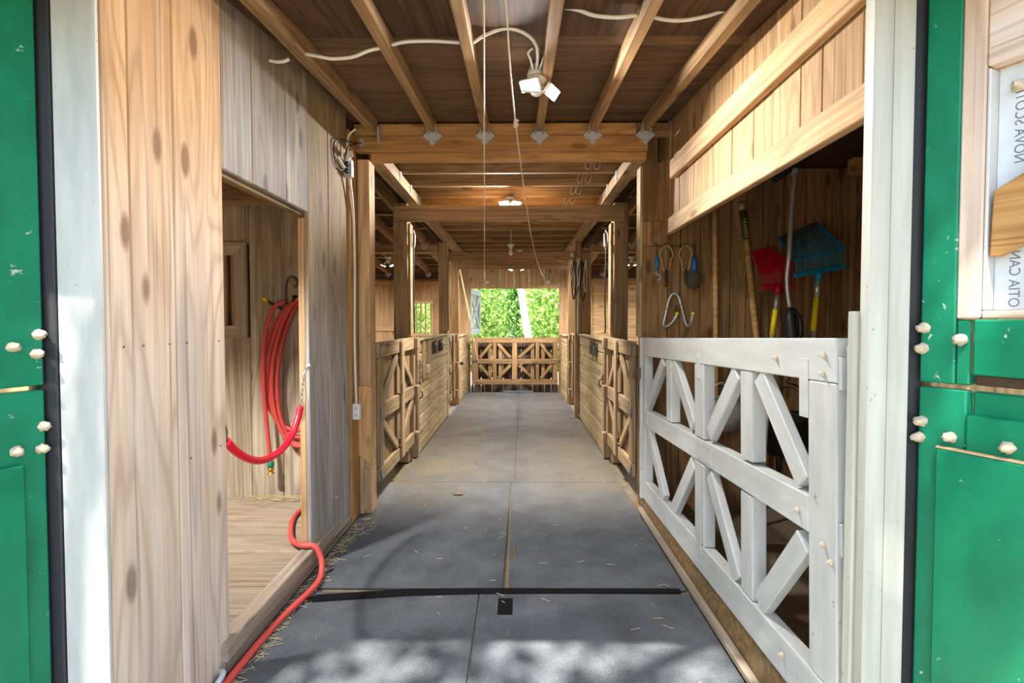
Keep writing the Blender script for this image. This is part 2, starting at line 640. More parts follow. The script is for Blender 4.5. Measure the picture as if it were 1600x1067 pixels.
# --- left room: raised plank floor, back wall, side walls, ceiling
lf = struct('floor_left_room', (-2.3, 2.6, 0.1))
y = 1.52
k = 0
while y < 3.70:
    y1 = min(y + 0.185, 3.705)
    box('plank', -3.3, -1.302, y, y1 - 0.003, 0.06, 0.122 + jit(0.0015), 'floorplank', lf, 0.002)
    y = y1
wb = struct('wall_left_back', (-2.2, 3.74, 0))
xs = [-3.3, -3.05, -2.80, -2.56, -2.34, -2.095, -1.845, -1.70, -1.555, -1.28]
for a, b in zip(xs[:-1], xs[1:]):
    y_ = 3.722 + jit(0.004)
    if a < -2.12 and b > -2.35:      # behind the window: boards above and below it
        box('plank', a + 0.002, b - 0.002, y_, 3.748, 0.0, 1.38, 'greytan', wb, 0.004)
        box('plank', a + 0.002, b - 0.002, y_, 3.748, 2.10, 2.9, 'greytan', wb, 0.004)
    elif a == -2.56:
        box('plank', a + 0.002, b - 0.002, y_, 3.748, 0.0, 1.38, 'greytan', wb, 0.004)
        box('plank', a + 0.002, b - 0.002, y_, 3.748, 2.10, 2.9, 'greytan', wb, 0.004)
    else:
        box('plank', a + 0.002, b - 0.002, y_, 3.748, 0.0, 2.9, 'greytan', wb, 0.004)
ws = struct('wall_left_side', (-3.32, 2.6, 0))
for i in range(9):
    box('plank', -3.35, -3.32 + jit(0.003), 1.45 + i * 0.255, 1.702 + i * 0.255, 0.0, 2.9, 'greytan', ws, 0.004)
cl = struct('ceiling_left_room', (-2.3, 2.6, 2.6))
box('deck', -3.34, -1.29, 1.4, 3.75, 2.62, 2.66, 'deck', cl, 0)
for yy in (1.9, 2.4, 2.9):
    box('joist', -3.3, -1.33, yy, yy + 0.045, 2.45, 2.619, 'curb', cl)
box('joist', -3.3, -1.33, 3.46, 3.60, 2.37, 2.50, 'beam', cl)

w1 = struct('window_1', (-2.3, 3.70, 1.74))
# mitred frame
fx0, fx1, fz0, fz1, fw_ = -2.56, -2.105, 1.37, 2.115, 0.10
for outline in (((fx0, fz1), (fx1, fz1), (fx1 - fw_, fz1 - fw_), (fx0 + fw_, fz1 - fw_)),
                ((fx0, fz0), (fx1, fz0), (fx1 - fw_, fz0 + fw_), (fx0 + fw_, fz0 + fw_)),
                ((fx1, fz0), (fx1, fz1), (fx1 - fw_, fz1 - fw_), (fx1 - fw_, fz0 + fw_)),
                ((fx0, fz0), (fx0, fz1), (fx0 + fw_, fz1 - fw_), (fx0 + fw_, fz0 + fw_))):
    cx_ = sum(p[0] for p in outline) / 4
    cz_ = sum(p[1] for p in outline) / 4
    vert = abs(outline[0][0] - outline[1][0]) < 1e-6
    if vert:   # local X up
        mt = axis_m((cx_, 3.706, cz_), (0, 1, 0), (0, 0, 1))
        ol = [(p[1] - cz_, p[0] - cx_) for p in outline]
    else:
        mt = axis_m((cx_, 3.706, cz_), (0, -1, 0), (1, 0, 0))
        ol = [(p[0] - cx_, p[1] - cz_) for p in outline]
    prism('frame_board', ol, 0.026, mt, 'greytan', w1, 0.002)
for x in (-2.43, -2.365, -2.30, -2.235):
    box('bar', x - 0.014, x + 0.014, 3.735, 3.765, 1.42, 2.06, 'stall', w1, 0.002)
box('rear_board', -2.56, -2.105, 3.80, 3.825, 1.40, 2.01, 'pine', w1)
box('rear_gap_board', -2.56, -2.105, 3.83, 3.85, 1.38, 2.12, 'deck', w1)

# --- the header frame between entrance bay and aisle
hb = empty('header_beam', (-0.12, 3.73, 2.75), 'orange timber header across the aisle entrance carrying the joist hangers', 'beam')
box('upper_ledger', -1.27, 0.90, 3.722, 3.765, 2.919, 3.02, 'orange', hb)
box('ledger_end', 0.902, 1.18, 3.724, 3.765, 2.919, 3.02, 'nook', hb)
box('front_board', -1.245, 0.985, 3.700, 3.765, 2.803, 2.917, 'orange', hb)
box('lower_board', -1.145, 0.985, 3.735, 3.80, 2.743, 2.801, 'orange', hb)

pl = empty('wooden_post', (-1.2, 3.75, 0), 'square tan post left of the aisle entrance with patch boards nailed on', 'post')
box('shaft', -1.238, -1.145, 3.69, 3.84, 0.0, 2.742, 'pine', pl, 0.006)
box('back_board', -1.30, -1.24, 3.70, 3.74, 0.0, 2.742, 'nook', pl)
# light patch board with slanted foot
prism('patch_board', [(-0.30, -0.054), (0.31, -0.056), (0.322, 0.0), (0.318, 0.05), (-0.21, 0.053)], 0.02,
      axis_m((-1.19, 3.678, 0.685), (0, -1, 0), (0, 0, 1)), 'patch', pl, 0.003)
prism('lower_patch', [(-0.16, -0.02), (0.16, -0.034), (0.16, 0.036), (-0.12, 0.036), (-0.165, 0.01)], 0.012,
      axis_m((-1.183, 3.683, 0.20), (0, -1, 0), (0, 0, 1)), 'pine', pl, 0.002)

pr = empty('wooden_post', (1.09, 3.9, 0), 'wide boarded post right of the aisle entrance beside the hanging grooming tools', 'post')
box('shaft', 0.995, 1.19, 3.865, 3.99, 0.0, 2.10, 'nook', pr, 0.003)
box('shaft_middle', 0.995, 1.19, 3.863, 3.99, 2.103, 2.30, 'nook', pr, 0.003)
box('shaft_top', 0.995, 1.19, 3.862, 3.99, 2.303, 3.0, 'nook', pr, 0.003)
box('edge_strip', 0.972, 0.993, 3.87, 3.99, 1.38, 2.74, 'stall', pr, 0.002)

# --- right wall above the opening, with its two rails
wr = struct('wall_right', (1.17, 2.6, 2.5))
ys = [1.46, 1.66, 1.88, 2.02, 2.24, 2.42, 2.66, 2.90, 3.08, 3.33, 3.52, 3.72, 3.858]
for a, b in zip(ys[:-1], ys[1:]):
    box('plank', 1.163 + jit(0.003), 1.188, a + 0.002, b - 0.002, 2.18, 3.06, 'header', wr, 0.003)
box('rail', 1.118, 1.160, 1.45, 3.63, 2.160, 2.275, 'pine', wr, 0.004)
box('rail', 1.118, 1.160, 1.45, 3.60, 2.555, 2.690, 'pine', wr, 0.004)
box('backing', 1.19, 1.196, 1.42, 3.86, 2.18, 3.1, 'deck', wr, 0)

wk = struct('wall_right_back', (2.2, 3.9, 0))
xs = [1.192, 1.30, 1.456, 1.57, 1.70, 1.82, 1.95, 2.13, 2.29, 2.50, 2.68, 2.85, 3.05]
for a, b in zip(xs[:-1], xs[1:]):
    box('plank', a + 0.002, b - 0.002, 3.878 + jit(0.006), 3.915, -0.016, 2.72, 'nook', wk, 0.004)
box('batten', 2.06, 2.09, 3.85, 3.871, 0.0, 2.7, 'nook', wk)
box('batten', 2.62, 2.66, 3.84, 3.871, 0.0, 2.7, 'header', wk)
box('ledge', 2.26, 3.04, 3.30, 3.36, 2.50, 2.61, 'orange', wk)
wks = struct('wall_right_side', (3.06, 2.6, 0))
for i in range(10):
    box('plank', 3.052 + jit(0.003), 3.085, 1.45 + i * 0.247, 1.694 + i * 0.247, -0.016, 2.72, 'nook', wks, 0.004)
cr = box('ceiling_right_room', 1.2, 3.1, 1.42, 3.95, 2.725, 2.76, 'deck', bev=0)
tag(cr, kind='structure')
# curb along the white gate
cb = struct('trim_2', (0.98, 2.6, 0))
bar('curb_board', (0.966, 1.48, 0.017), (0.966, 3.79, 0.017), 0.040, 0.034, 'sill', cb, bev=0.006)
mesh_obj('riser_board', [(x, yy, z) for x in (0.99, 1.03) for (yy, z) in ((1.48, 0.0), (3.86, 0.0), (3.86, 0.100), (1.48, 0.182))],
         [(0, 1, 2, 3), (7, 6, 5, 4), (0, 4, 5, 1), (1, 5, 6, 2), (2, 6, 7, 3), (3, 7, 4, 0)], 'curb', cb)
rf = box('floor_right_room', 1.032, 3.05, 1.45, 3.90, -0.017, 0.0, 'base', bev=0)
tag(rf, kind='structure')

# --- front jambs (white) with black weatherstrips, lintel and eave
tj = struct('trim_3', (-1.26, 1.4, 0))
box('jamb', -1.380, -1.249, 1.418, 1.438, -0.02, 2.55, 'white', tj, 0.005)
box('weatherstrip', -1.445, -1.382, 1.415, 1.432, -0.02, 2.55, 'blackrub', tj, 0.003)
tj2 = struct('trim_4', (1.04, 1.4, 0))
box('jamb', 0.984, 1.038, 1.36, 1.40, -0.02, 2.55, 'oldwhite', tj2, 0.003)
box('jamb', 1.0395, 1.098, 1.3605, 1.40, -0.02, 2.55, 'oldwhite', tj2, 0.003)
box('stop_strip', 0.976, 0.995, 1.402, 1.436, -0.02, 1.53, 'oldwhite', tj2, 0.002)
box('weatherstrip', 1.100, 1.15, 1.378, 1.43, -0.02, 2.55, 'blackrub', tj2, 0.003)
wf = struct('wall_front', (0, 1.4, 2.7))
box('lintel', -3.4, 3.15, 1.36, 1.43, 2.555, 3.15, 'pine', wf)
box('siding', -3.4, -1.447, 1.40, 1.435, -0.02, 2.553, 'pine', wf)
box('siding', 1.167, 3.15, 1.37, 1.43, -0.02, 2.553, 'pine', wf)
rv = struct('roof_eave', (0, 1.1, 2.6))
box('fascia', -3.6, 3.4, 0.98, 1.02, 2.45, 2.72, 'white', rv)
bar('roof_deck', (0, 1.0, 2.735), (0, 4.0, 3.17), 7.0, 0.03, 'deck', rv, bev=0)

# --- entrance ceiling: plywood, sloping joists, hangers
SL = 0.0814


def zj(yv):
    return 2.945 - SL * (3.7 - yv)


ce = struct('ceiling', (0, 2.5, 2.95))
for a, b in ((-1.28, -0.05), (-0.047, 1.162)):
    for y0, y1 in ((1.44, 2.55), (2.553, 3.72)):
        bar('plywood_sheet', (a, (y0 + y1) / 2, zj((y0 + y1) / 2) + 0.095), (b, (y0 + y1) / 2, zj((y0 + y1) / 2) + 0.095),
            math.hypot(y1 - y0, SL * (y1 - y0)), 0.016, 'darkply', ce, up=(0, -SL, 1), bev=0)
JX = [-1.10, -0.656, -0.254, 0.16, 0.564, 0.962]
for x in JX:
    j = bar('joist', (x, 1.46, zj(1.46) + 0.043), (x, 3.70 if x > -1 else 3.66, zj(3.70 if x > -1 else 3.66) + 0.043),
            0.056 if x > -1 else 0.075, 0.086, 'joist', ce)
    if x > -1:
        hm = axis_m((x, 3.694, 2.914), (0, -1, 0), (1, 0, 1))
        h = prism('joist_hanger', [(-0.052, -0.052), (0.052, -0.052), (0.052, 0.052), (-0.052, 0.052)], 0.004, hm, 'steel', ce)
        for s in (-1, 1):
            box('hanger_flange', x + s * 0.031 - 0.002, x + s * 0.031 + 0.002, 3.63, 3.69, 2.925, 2.985, 'steel', h, 0)
        for q in range(4):
            a = math.pi / 2 * q + math.pi / 4
            lathe('nail', [(0.005, 0), (0.004, 0.003)], axis_m((x + 0.04 * math.cos(a) * 1.0, 3.691, 2.905 + 0.04 * math.sin(a)), (0, -1, 0)), 'iron', h, 8)
hl = box('joist_hanger', -1.058, -1.05, 3.62, 3.695, 2.85, 2.96, 'steel', ce, 0)
hl2 = box('joist_hanger', -1.215, -1.185, 3.692, 3.698, 2.84, 2.90, 'steel', ce, 0)

# --- aisle: plates, cross joists, deck
ca = struct('ceiling_aisle', (0, 7, 2.9))
for yv in (4.00, 4.40, 4.82, 5.25, 5.68, 6.20, 6.73, 7.13, 7.61, 8.10, 8.54, 9.04, 9.50, 9.95):
    m_ = 'orange' if abs(yv - 5.68) < 0.01 else 'joist'  # lamp light on this joist is put into its brighter wood colour
    box('joist', -1.222, 1.092, yv, yv + 0.042, 2.852, 3.04, m_, ca)
box('deck', -1.24, 1.11, 3.77, 10.3, 3.042, 3.06, 'deck', ca, 0)
pbL = empty('wooden_beam', (-1.12, 7, 2.75), 'long plate beam running over the left stall fronts under the joists', 'beam')
bar('shaft', (-1.125, 3.81, 2.798), (-1.125, 10.18, 2.798), 0.12, 0.10, 'beam', pbL, bev=0.004)
for i, yv in enumerate((4.35, 4.78, 5.2, 5.7, 6.2)):
    box('metal_tie', -1.063, -1.058, yv - 0.02, yv + 0.02, 2.76, 2.85, 'steel', pbL, 0)
pbR = empty('wooden_beam', (0.93, 7, 2.75), 'long plate beam running over the right stall fronts under the joists', 'beam')
bar('shaft', (0.935, 3.81, 2.798), (0.935, 10.18, 2.798), 0.11, 0.10, 'beam', pbR, bev=0.004)
for i, yv in enumerate((4.35, 4.78, 5.2, 5.7, 6.2)):
    box('metal_tie', 0.873, 0.879, yv - 0.02, yv + 0.02, 2.76, 2.85, 'steel', pbR, 0)


def post(x0, x1, y0, y1, z1, mat, label, strip=None, group=None):
    p = empty('wooden_post', ((x0 + x1) / 2, (y0 + y1) / 2, 0), label, 'post', group)
    box('shaft', x0, x1, y0, y1, 0.0, z1, mat, p, 0.006)
    if strip:
        box('edge_strip', strip[0], strip[1], y0 + 0.01, y1 - 0.005, 1.36, z1 - 0.21, 'beam', p, 0.002)
    return p


def xbeam(x0, x1, y0, y1, z0, z1, mat, label):
    p = empty('cross_beam', ((x0 + x1) / 2, (y0 + y1) / 2, z0), label, 'beam')
    box('timber', x0, x1, y0, y1, z0, z1, mat, p, 0.004)
    return p


post(-1.318, -1.166, 5.06, 5.20, 2.745, 'beam', 'dark tan post behind the near left stall door, under the first cross beam', (-1.164, -1.140))
post(0.997, 1.15, 5.06, 5.20, 2.745, 'beam', 'dark tan post behind the near right stall door, under the first cross beam', (0.968, 0.995))
xbeam(-1.30, 1.105, 5.012, 5.058, 2.545, 2.708, 'beam', 'first cross beam over the aisle, in front of the lit lamp')
post(-1.26, -1.118, 7.56, 7.68, 2.745, 'stall', 'light tan post at the end of the near left plank wall', (-1.116, -1.10))
post(0.885, 0.975, 7.50, 7.62, 2.745, 'beam', 'tan post at the end of the near right plank wall, draped with cables')
post(0.98, 1.13, 7.50, 7.66, 2.575, 'beam', 'stained grey-brown post in the right stall beside the cable draped post')
xbeam(-1.10, 0.882, 7.505, 7.545, 2.452, 2.592, 'beam', 'second cross beam over the aisle, pale tan, behind the hanging bulb')
post(-1.25, -1.075, 8.60, 8.72, 2.745, 'nook', 'dark post at the far edge of the far left stall door')
post(0.91, 1.04, 8.72, 8.84, 2.745, 'nook', 'dark post at the far edge of the far right stall door')
xbeam(-1.10, 0.90, 8.555, 8.595, 2.432, 2.578, 'nook', 'third and farthest cross beam over the aisle, dark brown')

# --- stall ceilings
for sgn, nm in ((-1, 'ceiling_left_stalls'), (1, 'ceiling_right_stalls')):
    cs = struct(nm, (sgn * 2.5, 7, 2.8))
    off = -1.25 if sgn < 0 else 1.12
    for i in range(6):
        x = off + sgn * (0.22 + 0.42 * i)
        bar('joist', (x, 3.95, 2.99), (x, 7.50, 2.755), 0.045, 0.14, 'joist', cs)
        bar('joist', (x, 7.66, 2.755), (x, 10.08, 2.565), 0.045, 0.14, 'joist', cs)
        prism('joist_hanger', [(-0.05, -0.05), (0.05, -0.05), (0.05, 0.05), (-0.05, 0.05)], 0.004,
              axis_m((x, 7.499, 2.685), (0, -1, 0), (1, 0, 1)), 'steel', cs)
        prism('joist_hanger', [(-0.05, -0.05), (0.05, -0.05), (0.05, 0.05), (-0.05, 0.05)], 0.004,
              axis_m((x, 10.085, 2.495), (0, -1, 0), (1, 0, 1)), 'steel', cs)
    xa, xb = sorted((off + sgn * 0.02, off + sgn * 2.85))
    fa, fb_ = sorted((off - sgn * 0.022, off + sgn * 0.012))
    box('fascia', fa + 0.004, fb_ - 0.004, 3.80, 10.19, 2.76, 3.075, 'deck', cs, 0)
    for i in range(9):
        yv = 4.25 + i * 0.7
        if abs(yv - 7.6) < 0.2:
            continue
        zz = 3.066 - 0.0662 * (yv - 3.95) if yv < 7.6 else 2.83 - 0.0785 * (yv - 7.66)
        box('strapping', xa, xb, yv, yv + 0.06, zz + 0.002, zz + 0.022, 'pine', cs, 0)
    for (y0, z0, y1, z1) in ((3.77, 3.11, 7.58, 2.865), (7.58, 2.868, 10.3, 2.66)):
        bar('deck', ((xa + xb) / 2, y0, z0), ((xa + xb) / 2, y1, z1), xb - xa, 0.016, 'deck', cs, bev=0)
    st = empty('stall_beam', (sgn * 2.6, 7.6, 2.6),
               'cross timber carrying joist hangers above the %s stalls' % ('left' if sgn < 0 else 'right'), 'beam')
    a, b = (xa, -1.27) if sgn < 0 else (1.14, xb)
    box('timber', a, b, 7.504, 7.66, 2.58, 2.705, 'beam', st, 0.004)

# --- far wall with its opening, and the outer side walls
wfar = struct('wall_far', (0, 10.22, 0))


def vplanks(root, x0, x1, z0, z1, y0, y1, mat, step=0.19):
    n = max(1, round((x1 - x0) / step))
    for i in range(n):
        a = x0 + (x1 - x0) * i / n
        b = x0 + (x1 - x0) * (i + 1) / n
        box('plank', a + 0.002, b - 0.002, y0 + jit(0.003), y1, z0, z1, mat, root, 0.003)


vplanks(wfar, -1.62, -1.02, -0.016, 2.72, 10.20, 10.235, 'pine')
vplanks(wfar, -1.02, 0.855, 2.20, 3.05, 10.20, 10.235, 'pine', 0.3)
vplanks(wfar, 0.855, 1.47, -0.016, 2.72, 10.20, 10.235, 'pine')
vplanks(wfar, -3.9, -2.29, -0.016, 2.72, 10.20, 10.235, 'pine')
vplanks(wfar, -2.29, -1.86, -0.016, 1.24, 10.20, 10.235, 'pine')
vplanks(wfar, -2.29, -1.86, 1.90, 2.72, 10.20, 10.235, 'pine')
vplanks(wfar, -1.86, -1.62, -0.016, 2.72, 10.20, 10.235, 'pine')
vplanks(wfar, 2.72, 3.9, -0.016, 2.72, 10.20, 10.235, 'pine')
for i in range(12):      # horizontal boarded hatch in the right stall
    z = 0.005 + i * 0.1885
    box('plank', 1.56, 2.70, 10.20, 10.235, z, z + 0.1855, 'pine', wfar, 0.003)
box('trim_board', 1.475, 1.557, 10.17, 10.235, -0.016, 2.26, 'pine', wfar)
box('trim_board', 1.475, 2.72, 10.165, 10.235, 2.262, 2.40, 'pine', wfar)
box('trim_board', -3.9, -1.3, 10.165, 10.198, 2.30, 2.36, 'pine', wfar)
box('trim_board', -3.9, -2.40, 10.17, 10.198, 1.30, 1.38, 'pine', wfar)
box('ledger', -3.9, -1.28, 10.09, 10.197, 2.395, 2.515, 'barn', wfar)
box('ledger', 1.10, 3.9, 10.09, 10.197, 2.42, 2.515, 'barn', wfar)
box('plank', 1.475, 2.72, 10.20, 10.235, 2.402, 2.72, 'pine', wfar)
for s, nm in ((-1, 'wall_outer_left'), (1, 'wall_outer_right')):
    ow = struct(nm, (s * 3.95, 7, 0))
    for i in range(26):
        xo = sorted((s * 3.93, s * 3.97))
        box('plank', xo[0], xo[1], 3.76 + i * 0.25, 4.007 + i * 0.25, -0.016, 3.2, 'pine', ow, 0)
box('partition', -3.95, -1.30, 3.756, 3.768, 0.0, 3.1, 'deck', wb, 0)
box('partition', 1.0, 3.95, 3.992, 4.0, 0.0, 3.1, 'deck', wk, 0)
box('partition', 3.1, 3.95, 3.94, 3.99, 0.0, 3.1, 'deck', wk, 0)

w2 = struct('window_2', (-2.08, 10.18, 1.57))
for (x0, x1, z0, z1) in ((-2.36, -1.80, 1.885, 1.955), (-2.36, -1.80, 1.185, 1.245), (-1.875, -1.80, 1.247, 1.883), (-2.36, -2.285, 1.247, 1.883)):
    box('frame_board', x0, x1, 10.165, 10.197, z0, z1, 'pine', w2)
box('frame_board', -1.79, -1.735, 10.165, 10.197, 1.10, 1.955, 'header', w2)
for x in (-2.18, -2.08, -1.98):
    box('bar', x - 0.014, x + 0.014, 10.20, 10.23, 1.242, 1.898, 'orange', w2, 0.002)

# --- plank walls between the stall doors
SX0, SX1 = -1.165, -1.125       # left stall front
RX0, RX1 = 0.958, 0.998         # right stall front


def stall_wall(name, x0, x1, y0, y1, h, mat, aisle):
    w = struct(name, ((x0 + x1) / 2, (y0 + y1) / 2, 0))
    n = 9
    for i in range(n):
        z0 = h * i / n
        j = jit(0.004)
        box('plank', x0 + j, x1 + j, y0, y1, z0 + 0.003, z0 + h / n - 0.005, mat, w, 0.006)
    xm_ = x1 + 0.005 if aisle < 0 else x0 - 0.011
    box('backing', xm_, xm_ + 0.006, y0, y1, 0.0, h - 0.002, 'deck', w, 0)
    box('cap_board', x0 - 0.03, x1 + 0.03, y0, y1, h, h + 0.025, mat, w, 0.004)
    return w


wsl = stall_wall('wall_stall_left', SX0, SX1, 5.33, 7.555, 1.285, 'stall', 1)
# small feed opening frame on the aisle side of the near left wall
box('frame_board', SX1 + 0.006, SX1 + 0.026, 5.56, 5.70, 0.83, 1.27, 'gatewood', wsl)
box('frame_board', SX1 + 0.006, SX1 + 0.03, 5.86, 6.02, 0.90, 1.27, 'gatewood', wsl)
box('feed_ledge', SX1 + 0.006, SX1 + 0.05, 5.702, 5.86, 0.88, 0.98, 'stall', wsl)
box('end_post', SX1 - 0.04, SX1 + 0.02, 5.25, 5.328, 0.0, 1.30, 'gatewood', wsl)
wsl2 = stall_wall('wall_stall_left.001', SX0 + 0.01, SX1 + 0.01, 8.74, 10.17, 1.22, 'stall', 1)
wsr = stall_wall('wall_stall_right', RX0, RX1, 5.33, 7.495, 1.285, 'stall', -1)
box('end_post', RX0 - 0.02, RX1 + 0.04, 5.25, 5.328, 0.0, 1.30, 'gatewood', wsr)
stall_wall('wall_stall_right.001', RX0 - 0.06, RX1 - 0.06, 8.86, 10.17, 1.22, 'stall', -1)

# ================================================================== RUBBER MATS
rows = [(1.27, 2.615, -0.215), (2.660, 4.450, -0.068), (4.455, 6.275, -0.03), (6.28, 8.10, -0.01), (8.105, 10.19, 0.0)]
mat_lab = [('nearest left rubber mat in front of the left sill, with sun patches', 'nearest right rubber mat at the entrance, with the largest sun patches'),
           ('rubber mat behind the black seam strip on the left, beside the red hose', 'rubber mat behind the black seam strip on the right, beside the white gate'),
           ('dusty rubber mat in front of the near left stall door', 'dusty rubber mat in front of the near right stall door'),
           ('rubber mat along the near left plank wall, halfway down the aisle', 'rubber mat along the near right plank wall, halfway down the aisle'),
           ('farthest left rubber mat, before the wooden gate at the end', 'farthest right rubber mat, before the wooden gate at the end')]
for (y0, y1, xc), (la, lb) in zip(rows, mat_lab):
    xl = -1.232 if y0 < 3 else -1.12
    xr = 0.943
    gap = 0.004 if y0 > 2.7 or y0 < 2 else 0.004
    if abs(y0 - 2.660) < 1e-3:
        # a wedge-shaped gap opens towards the camera between these two
        for (pts, lab) in ((((xl, y0), (xc - 0.020, y0), (xc - 0.002, y1), (xl, y1)), la), (((xc + 0.014, y0), (xr, y0), (xr, y1), (xc + 0.002, y1)), lb)):
            c = (sum(p[0] for p in pts) / 4, sum(p[1] for p in pts) / 4)
            o = prism('rubber_mat', [(p[0] - c[0], p[1] - c[1]) for p in pts], 0.014, Matrix.Translation((c[0], c[1], -0.007)), 'mat', None, 0.003)
            tag(o, lab, 'mat', 'rubber floor mats of the aisle')
        continue
    for (x0, x1, lab) in ((xl, xc - gap / 2, la), (xc + gap / 2, xr, lb)):
        o = box('rubber_mat', x0, x1, y0, y1, -0.014, 0.0, 'mat', None, 0.003)
        tag(o, lab, 'mat', 'rubber floor mats of the aisle')
ss = mesh_obj('seam_strip', [(x, yy, z) for z in (0.0005, 0.006) for (x, yy) in
              ((-1.18, 2.50), (-0.6, 2.575), (-0.2, 2.60), (0.90, 2.622), (0.90, 2.662), (-0.2, 2.652), (-0.6, 2.64), (-1.10, 2.575))],
              [tuple(range(8))[::-1], tuple(range(8, 16))] + [(i, (i + 1) % 8, (i + 1) % 8 + 8, i + 8) for i in range(8)], 'tape')
tag(ss, 'ragged black rubber strip across the floor covering the nearest seam', 'strip')
tp = box('tape_patch', -0.108, -0.030, 2.415, 2.56, 0.0004, 0.0022, 'tape', None, 0)
tag(tp, 'small dark square tape patch on the nearest right mat', 'tape')
sk = bar('twig', (-0.031, 3.15, 0.004), (-0.014, 2.98, 0.004), 0.012, 0.006, 'curb', None)
tag(sk, 'thin dark stick lying beside the floor seam', 'twig')
dr = lathe('drain_cap', [(0.05, 0.0), (0.052, 0.004), (0.03, 0.008), (0.004, 0.01)], Matrix.Translation((-0.52, 4.12, 0.0)) @ Matrix.Scale(0.6, 4, (0, 1, 0)), 'curb', None, 10)
tag(dr, 'small brown clod lying on the mat left of the aisle seam', 'clod')

# straw and chaff (nobody could count it)
V, F = [], []
for i in range(620):
    r_ = random.random()
    if r_ < 0.45:
        yv = random.uniform(1.9, 3.6)
        x = -1.205 + abs(random.gauss(0, 0.04))
        if yv > 3.3:
            x = random.uniform(-1.225, -1.05)
    elif r_ < 0.75:
        yv = random.uniform(4.3, 7.5)
        x = random.choice((-1, 1)) * random.uniform(0.35, 0.9) - 0.08
    else:
        yv = random.uniform(1.8, 9.5)
        x = random.uniform(-1.0, 0.9)
    a = random.uniform(0, math.pi)
    L = random.uniform(0.01, 0.045 if r_ < 0.45 else 0.03)
    d = Vector((math.cos(a), math.sin(a), 0)) * L
    q = Vector((-math.sin(a), math.cos(a), 0)) * 0.0014
    c = Vector((x, yv, 0.0025 + random.random() * 0.004))
    up_ = Vector((0, 0, 0.0022))
    b = len(V)
    V += [c - d - q, c - d + q, c + d + q, c + d - q, c - d + up_, c + d + up_]
    F += [(b, b + 1, b + 4), (b + 3, b + 5, b + 2), (b, b + 4, b + 5, b + 3), (b + 1, b + 2, b + 5, b + 4)]
so = mesh_obj('loose_straw', V, F, 'straw')
tag(so, 'loose straw and chaff scattered on the aisle mats and along the left sill', 'straw', kind='stuff')
V, F = [], []
for i in range(160):
    x = random.uniform(-2.1, -1.45)
    yv = 3.70 - abs(random.gauss(0, 0.05))
    a = random.uniform(0, math.pi)
    L = random.uniform(0.02, 0.06)
    d = Vector((math.cos(a), math.sin(a) * 0.4, 0)) * L
    c = Vector((x, min(yv, 3.69), 0.128 + random.random() * 0.015))
    v_, f_ = tube_geo([c - d, c + d], 0.0016, 3)
    b = len(V)
    V += v_
    F += [tuple(i_ + b for i_ in q) for q in f_]
so = mesh_obj('loose_straw', V, F, 'straw')
tag(so, 'straw lying along the foot of the left room back wall', 'straw', kind='stuff')

# ================================================================== GATES AND STALL DOORS
# white gate: local x runs from the near hinge to the latch, y is thickness, z height
GL = 2.40
gm = Matrix.Translation((0.98, 1.452, 0.190)) @ Matrix.Rotation(math.radians(90), 4, 'Z') @ Matrix.Rotation(math.radians(1.95), 4, 'Y')
gate = bpy.data.objects.new('gate', None)
place(gate, gm, None)
tag(gate, 'white painted wooden gate with diamond braces, hinged to the white post', 'gate')
GT = 0.062      # thickness (towards -y local => +X world)
GY = -GT / 2


def gb(name, x0, z0, x1, z1, w, mat='white', t=GT, yoff=0.0, parent=None, bev=0.004):
    return lbar(name, gate, (x0, GY + yoff, z0), (x1, GY + yoff, z1), t, w, mat, up=((-(z1 - z0)), 0, (x1 - x0)), bev=bev, parent=parent)


H = 1.26
gb('top_rail', 0.0, H - 0.07, 2.236, H - 0.07, 0.14)
gb('middle_rail', 0.146, 0.665, 2.236, 0.640, 0.125)
gb('bottom_rail', 0.0, 0.075, 2.236, 0.075, 0.15)
gb('hinge_stile', 0.072, 0.152, 0.072, H - 0.142, 0.144)
gb('latch_stile', 2.282, 0.0, 2.282, H + 0.005, 0.088, yoff=-0.002)
gb('latch_board', 2.344, -0.01, 2.344, H + 0.005, 0.04, t=0.085)
gb('center_stile', 1.125, 0.152, 1.125, 0.585, 0.13)
gb('center_stile', 1.125, 0.722, 1.125, H - 0.142, 0.13)
gb('bay_post', 0.595, 0.735, 0.595, H - 0.142, 0.105, yoff=-0.004)
gb('bay_post', 0.595, 0.152, 0.595, 0.590, 0.105, yoff=-0.004)
gb('bay_post', 1.665, 0.715, 1.665, H - 0.142, 0.10, yoff=-0.004)
# braces: inverted V above the middle rail, V below it, in both bays
for (xa, xb, xm) in ((0.146, 1.058, 0.595), (1.192, 2.234, 1.69)):
    for xs_ in (xa, xb):
        sg = 1 if xs_ < xm else -1
        gb('brace', xs_ + sg * 0.045, 0.76, xm - sg * 0.10, H - 0.155, 0.085, t=0.04, yoff=0.006)
        gb('brace', xs_ + sg * 0.045, 0.555, xm - sg * 0.10, 0.168, 0.085, t=0.04, yoff=0.006)
for (x, z, w_, h_) in ((1.125, H - 0.15, 0.05, 0.14), (1.06, 0.655, 0.20, 0.09), (2.19, 0.655, 0.06, 0.08), (1.125, 0.18, 0.05, 0.16), (0.165, H - 0.17, 0.05, 0.20)):
    o = lbar('mending_plate', gate, (x - w_ / 2, 0.0015, z), (x + w_ / 2, 0.0015, z), 0.003, h_, 'white', bev=0.001)
for (x, z) in ((0.34, H - 0.075), (0.055, H - 0.055), (0.06, H - 0.115), (0.20, 0.66), (0.06, 0.60), (0.30, 0.09), (0.02, 0.56)):
    p = gm @ Vector((x, 0.002, z))
    o = lathe('bolt_end', [(0.011, 0.0), (0.009, 0.006), (0.004, 0.012), (0.002, 0.020)], axis_m(p, (-1, random.uniform(-.1, .1), 0)), 'foam', gate, 9)
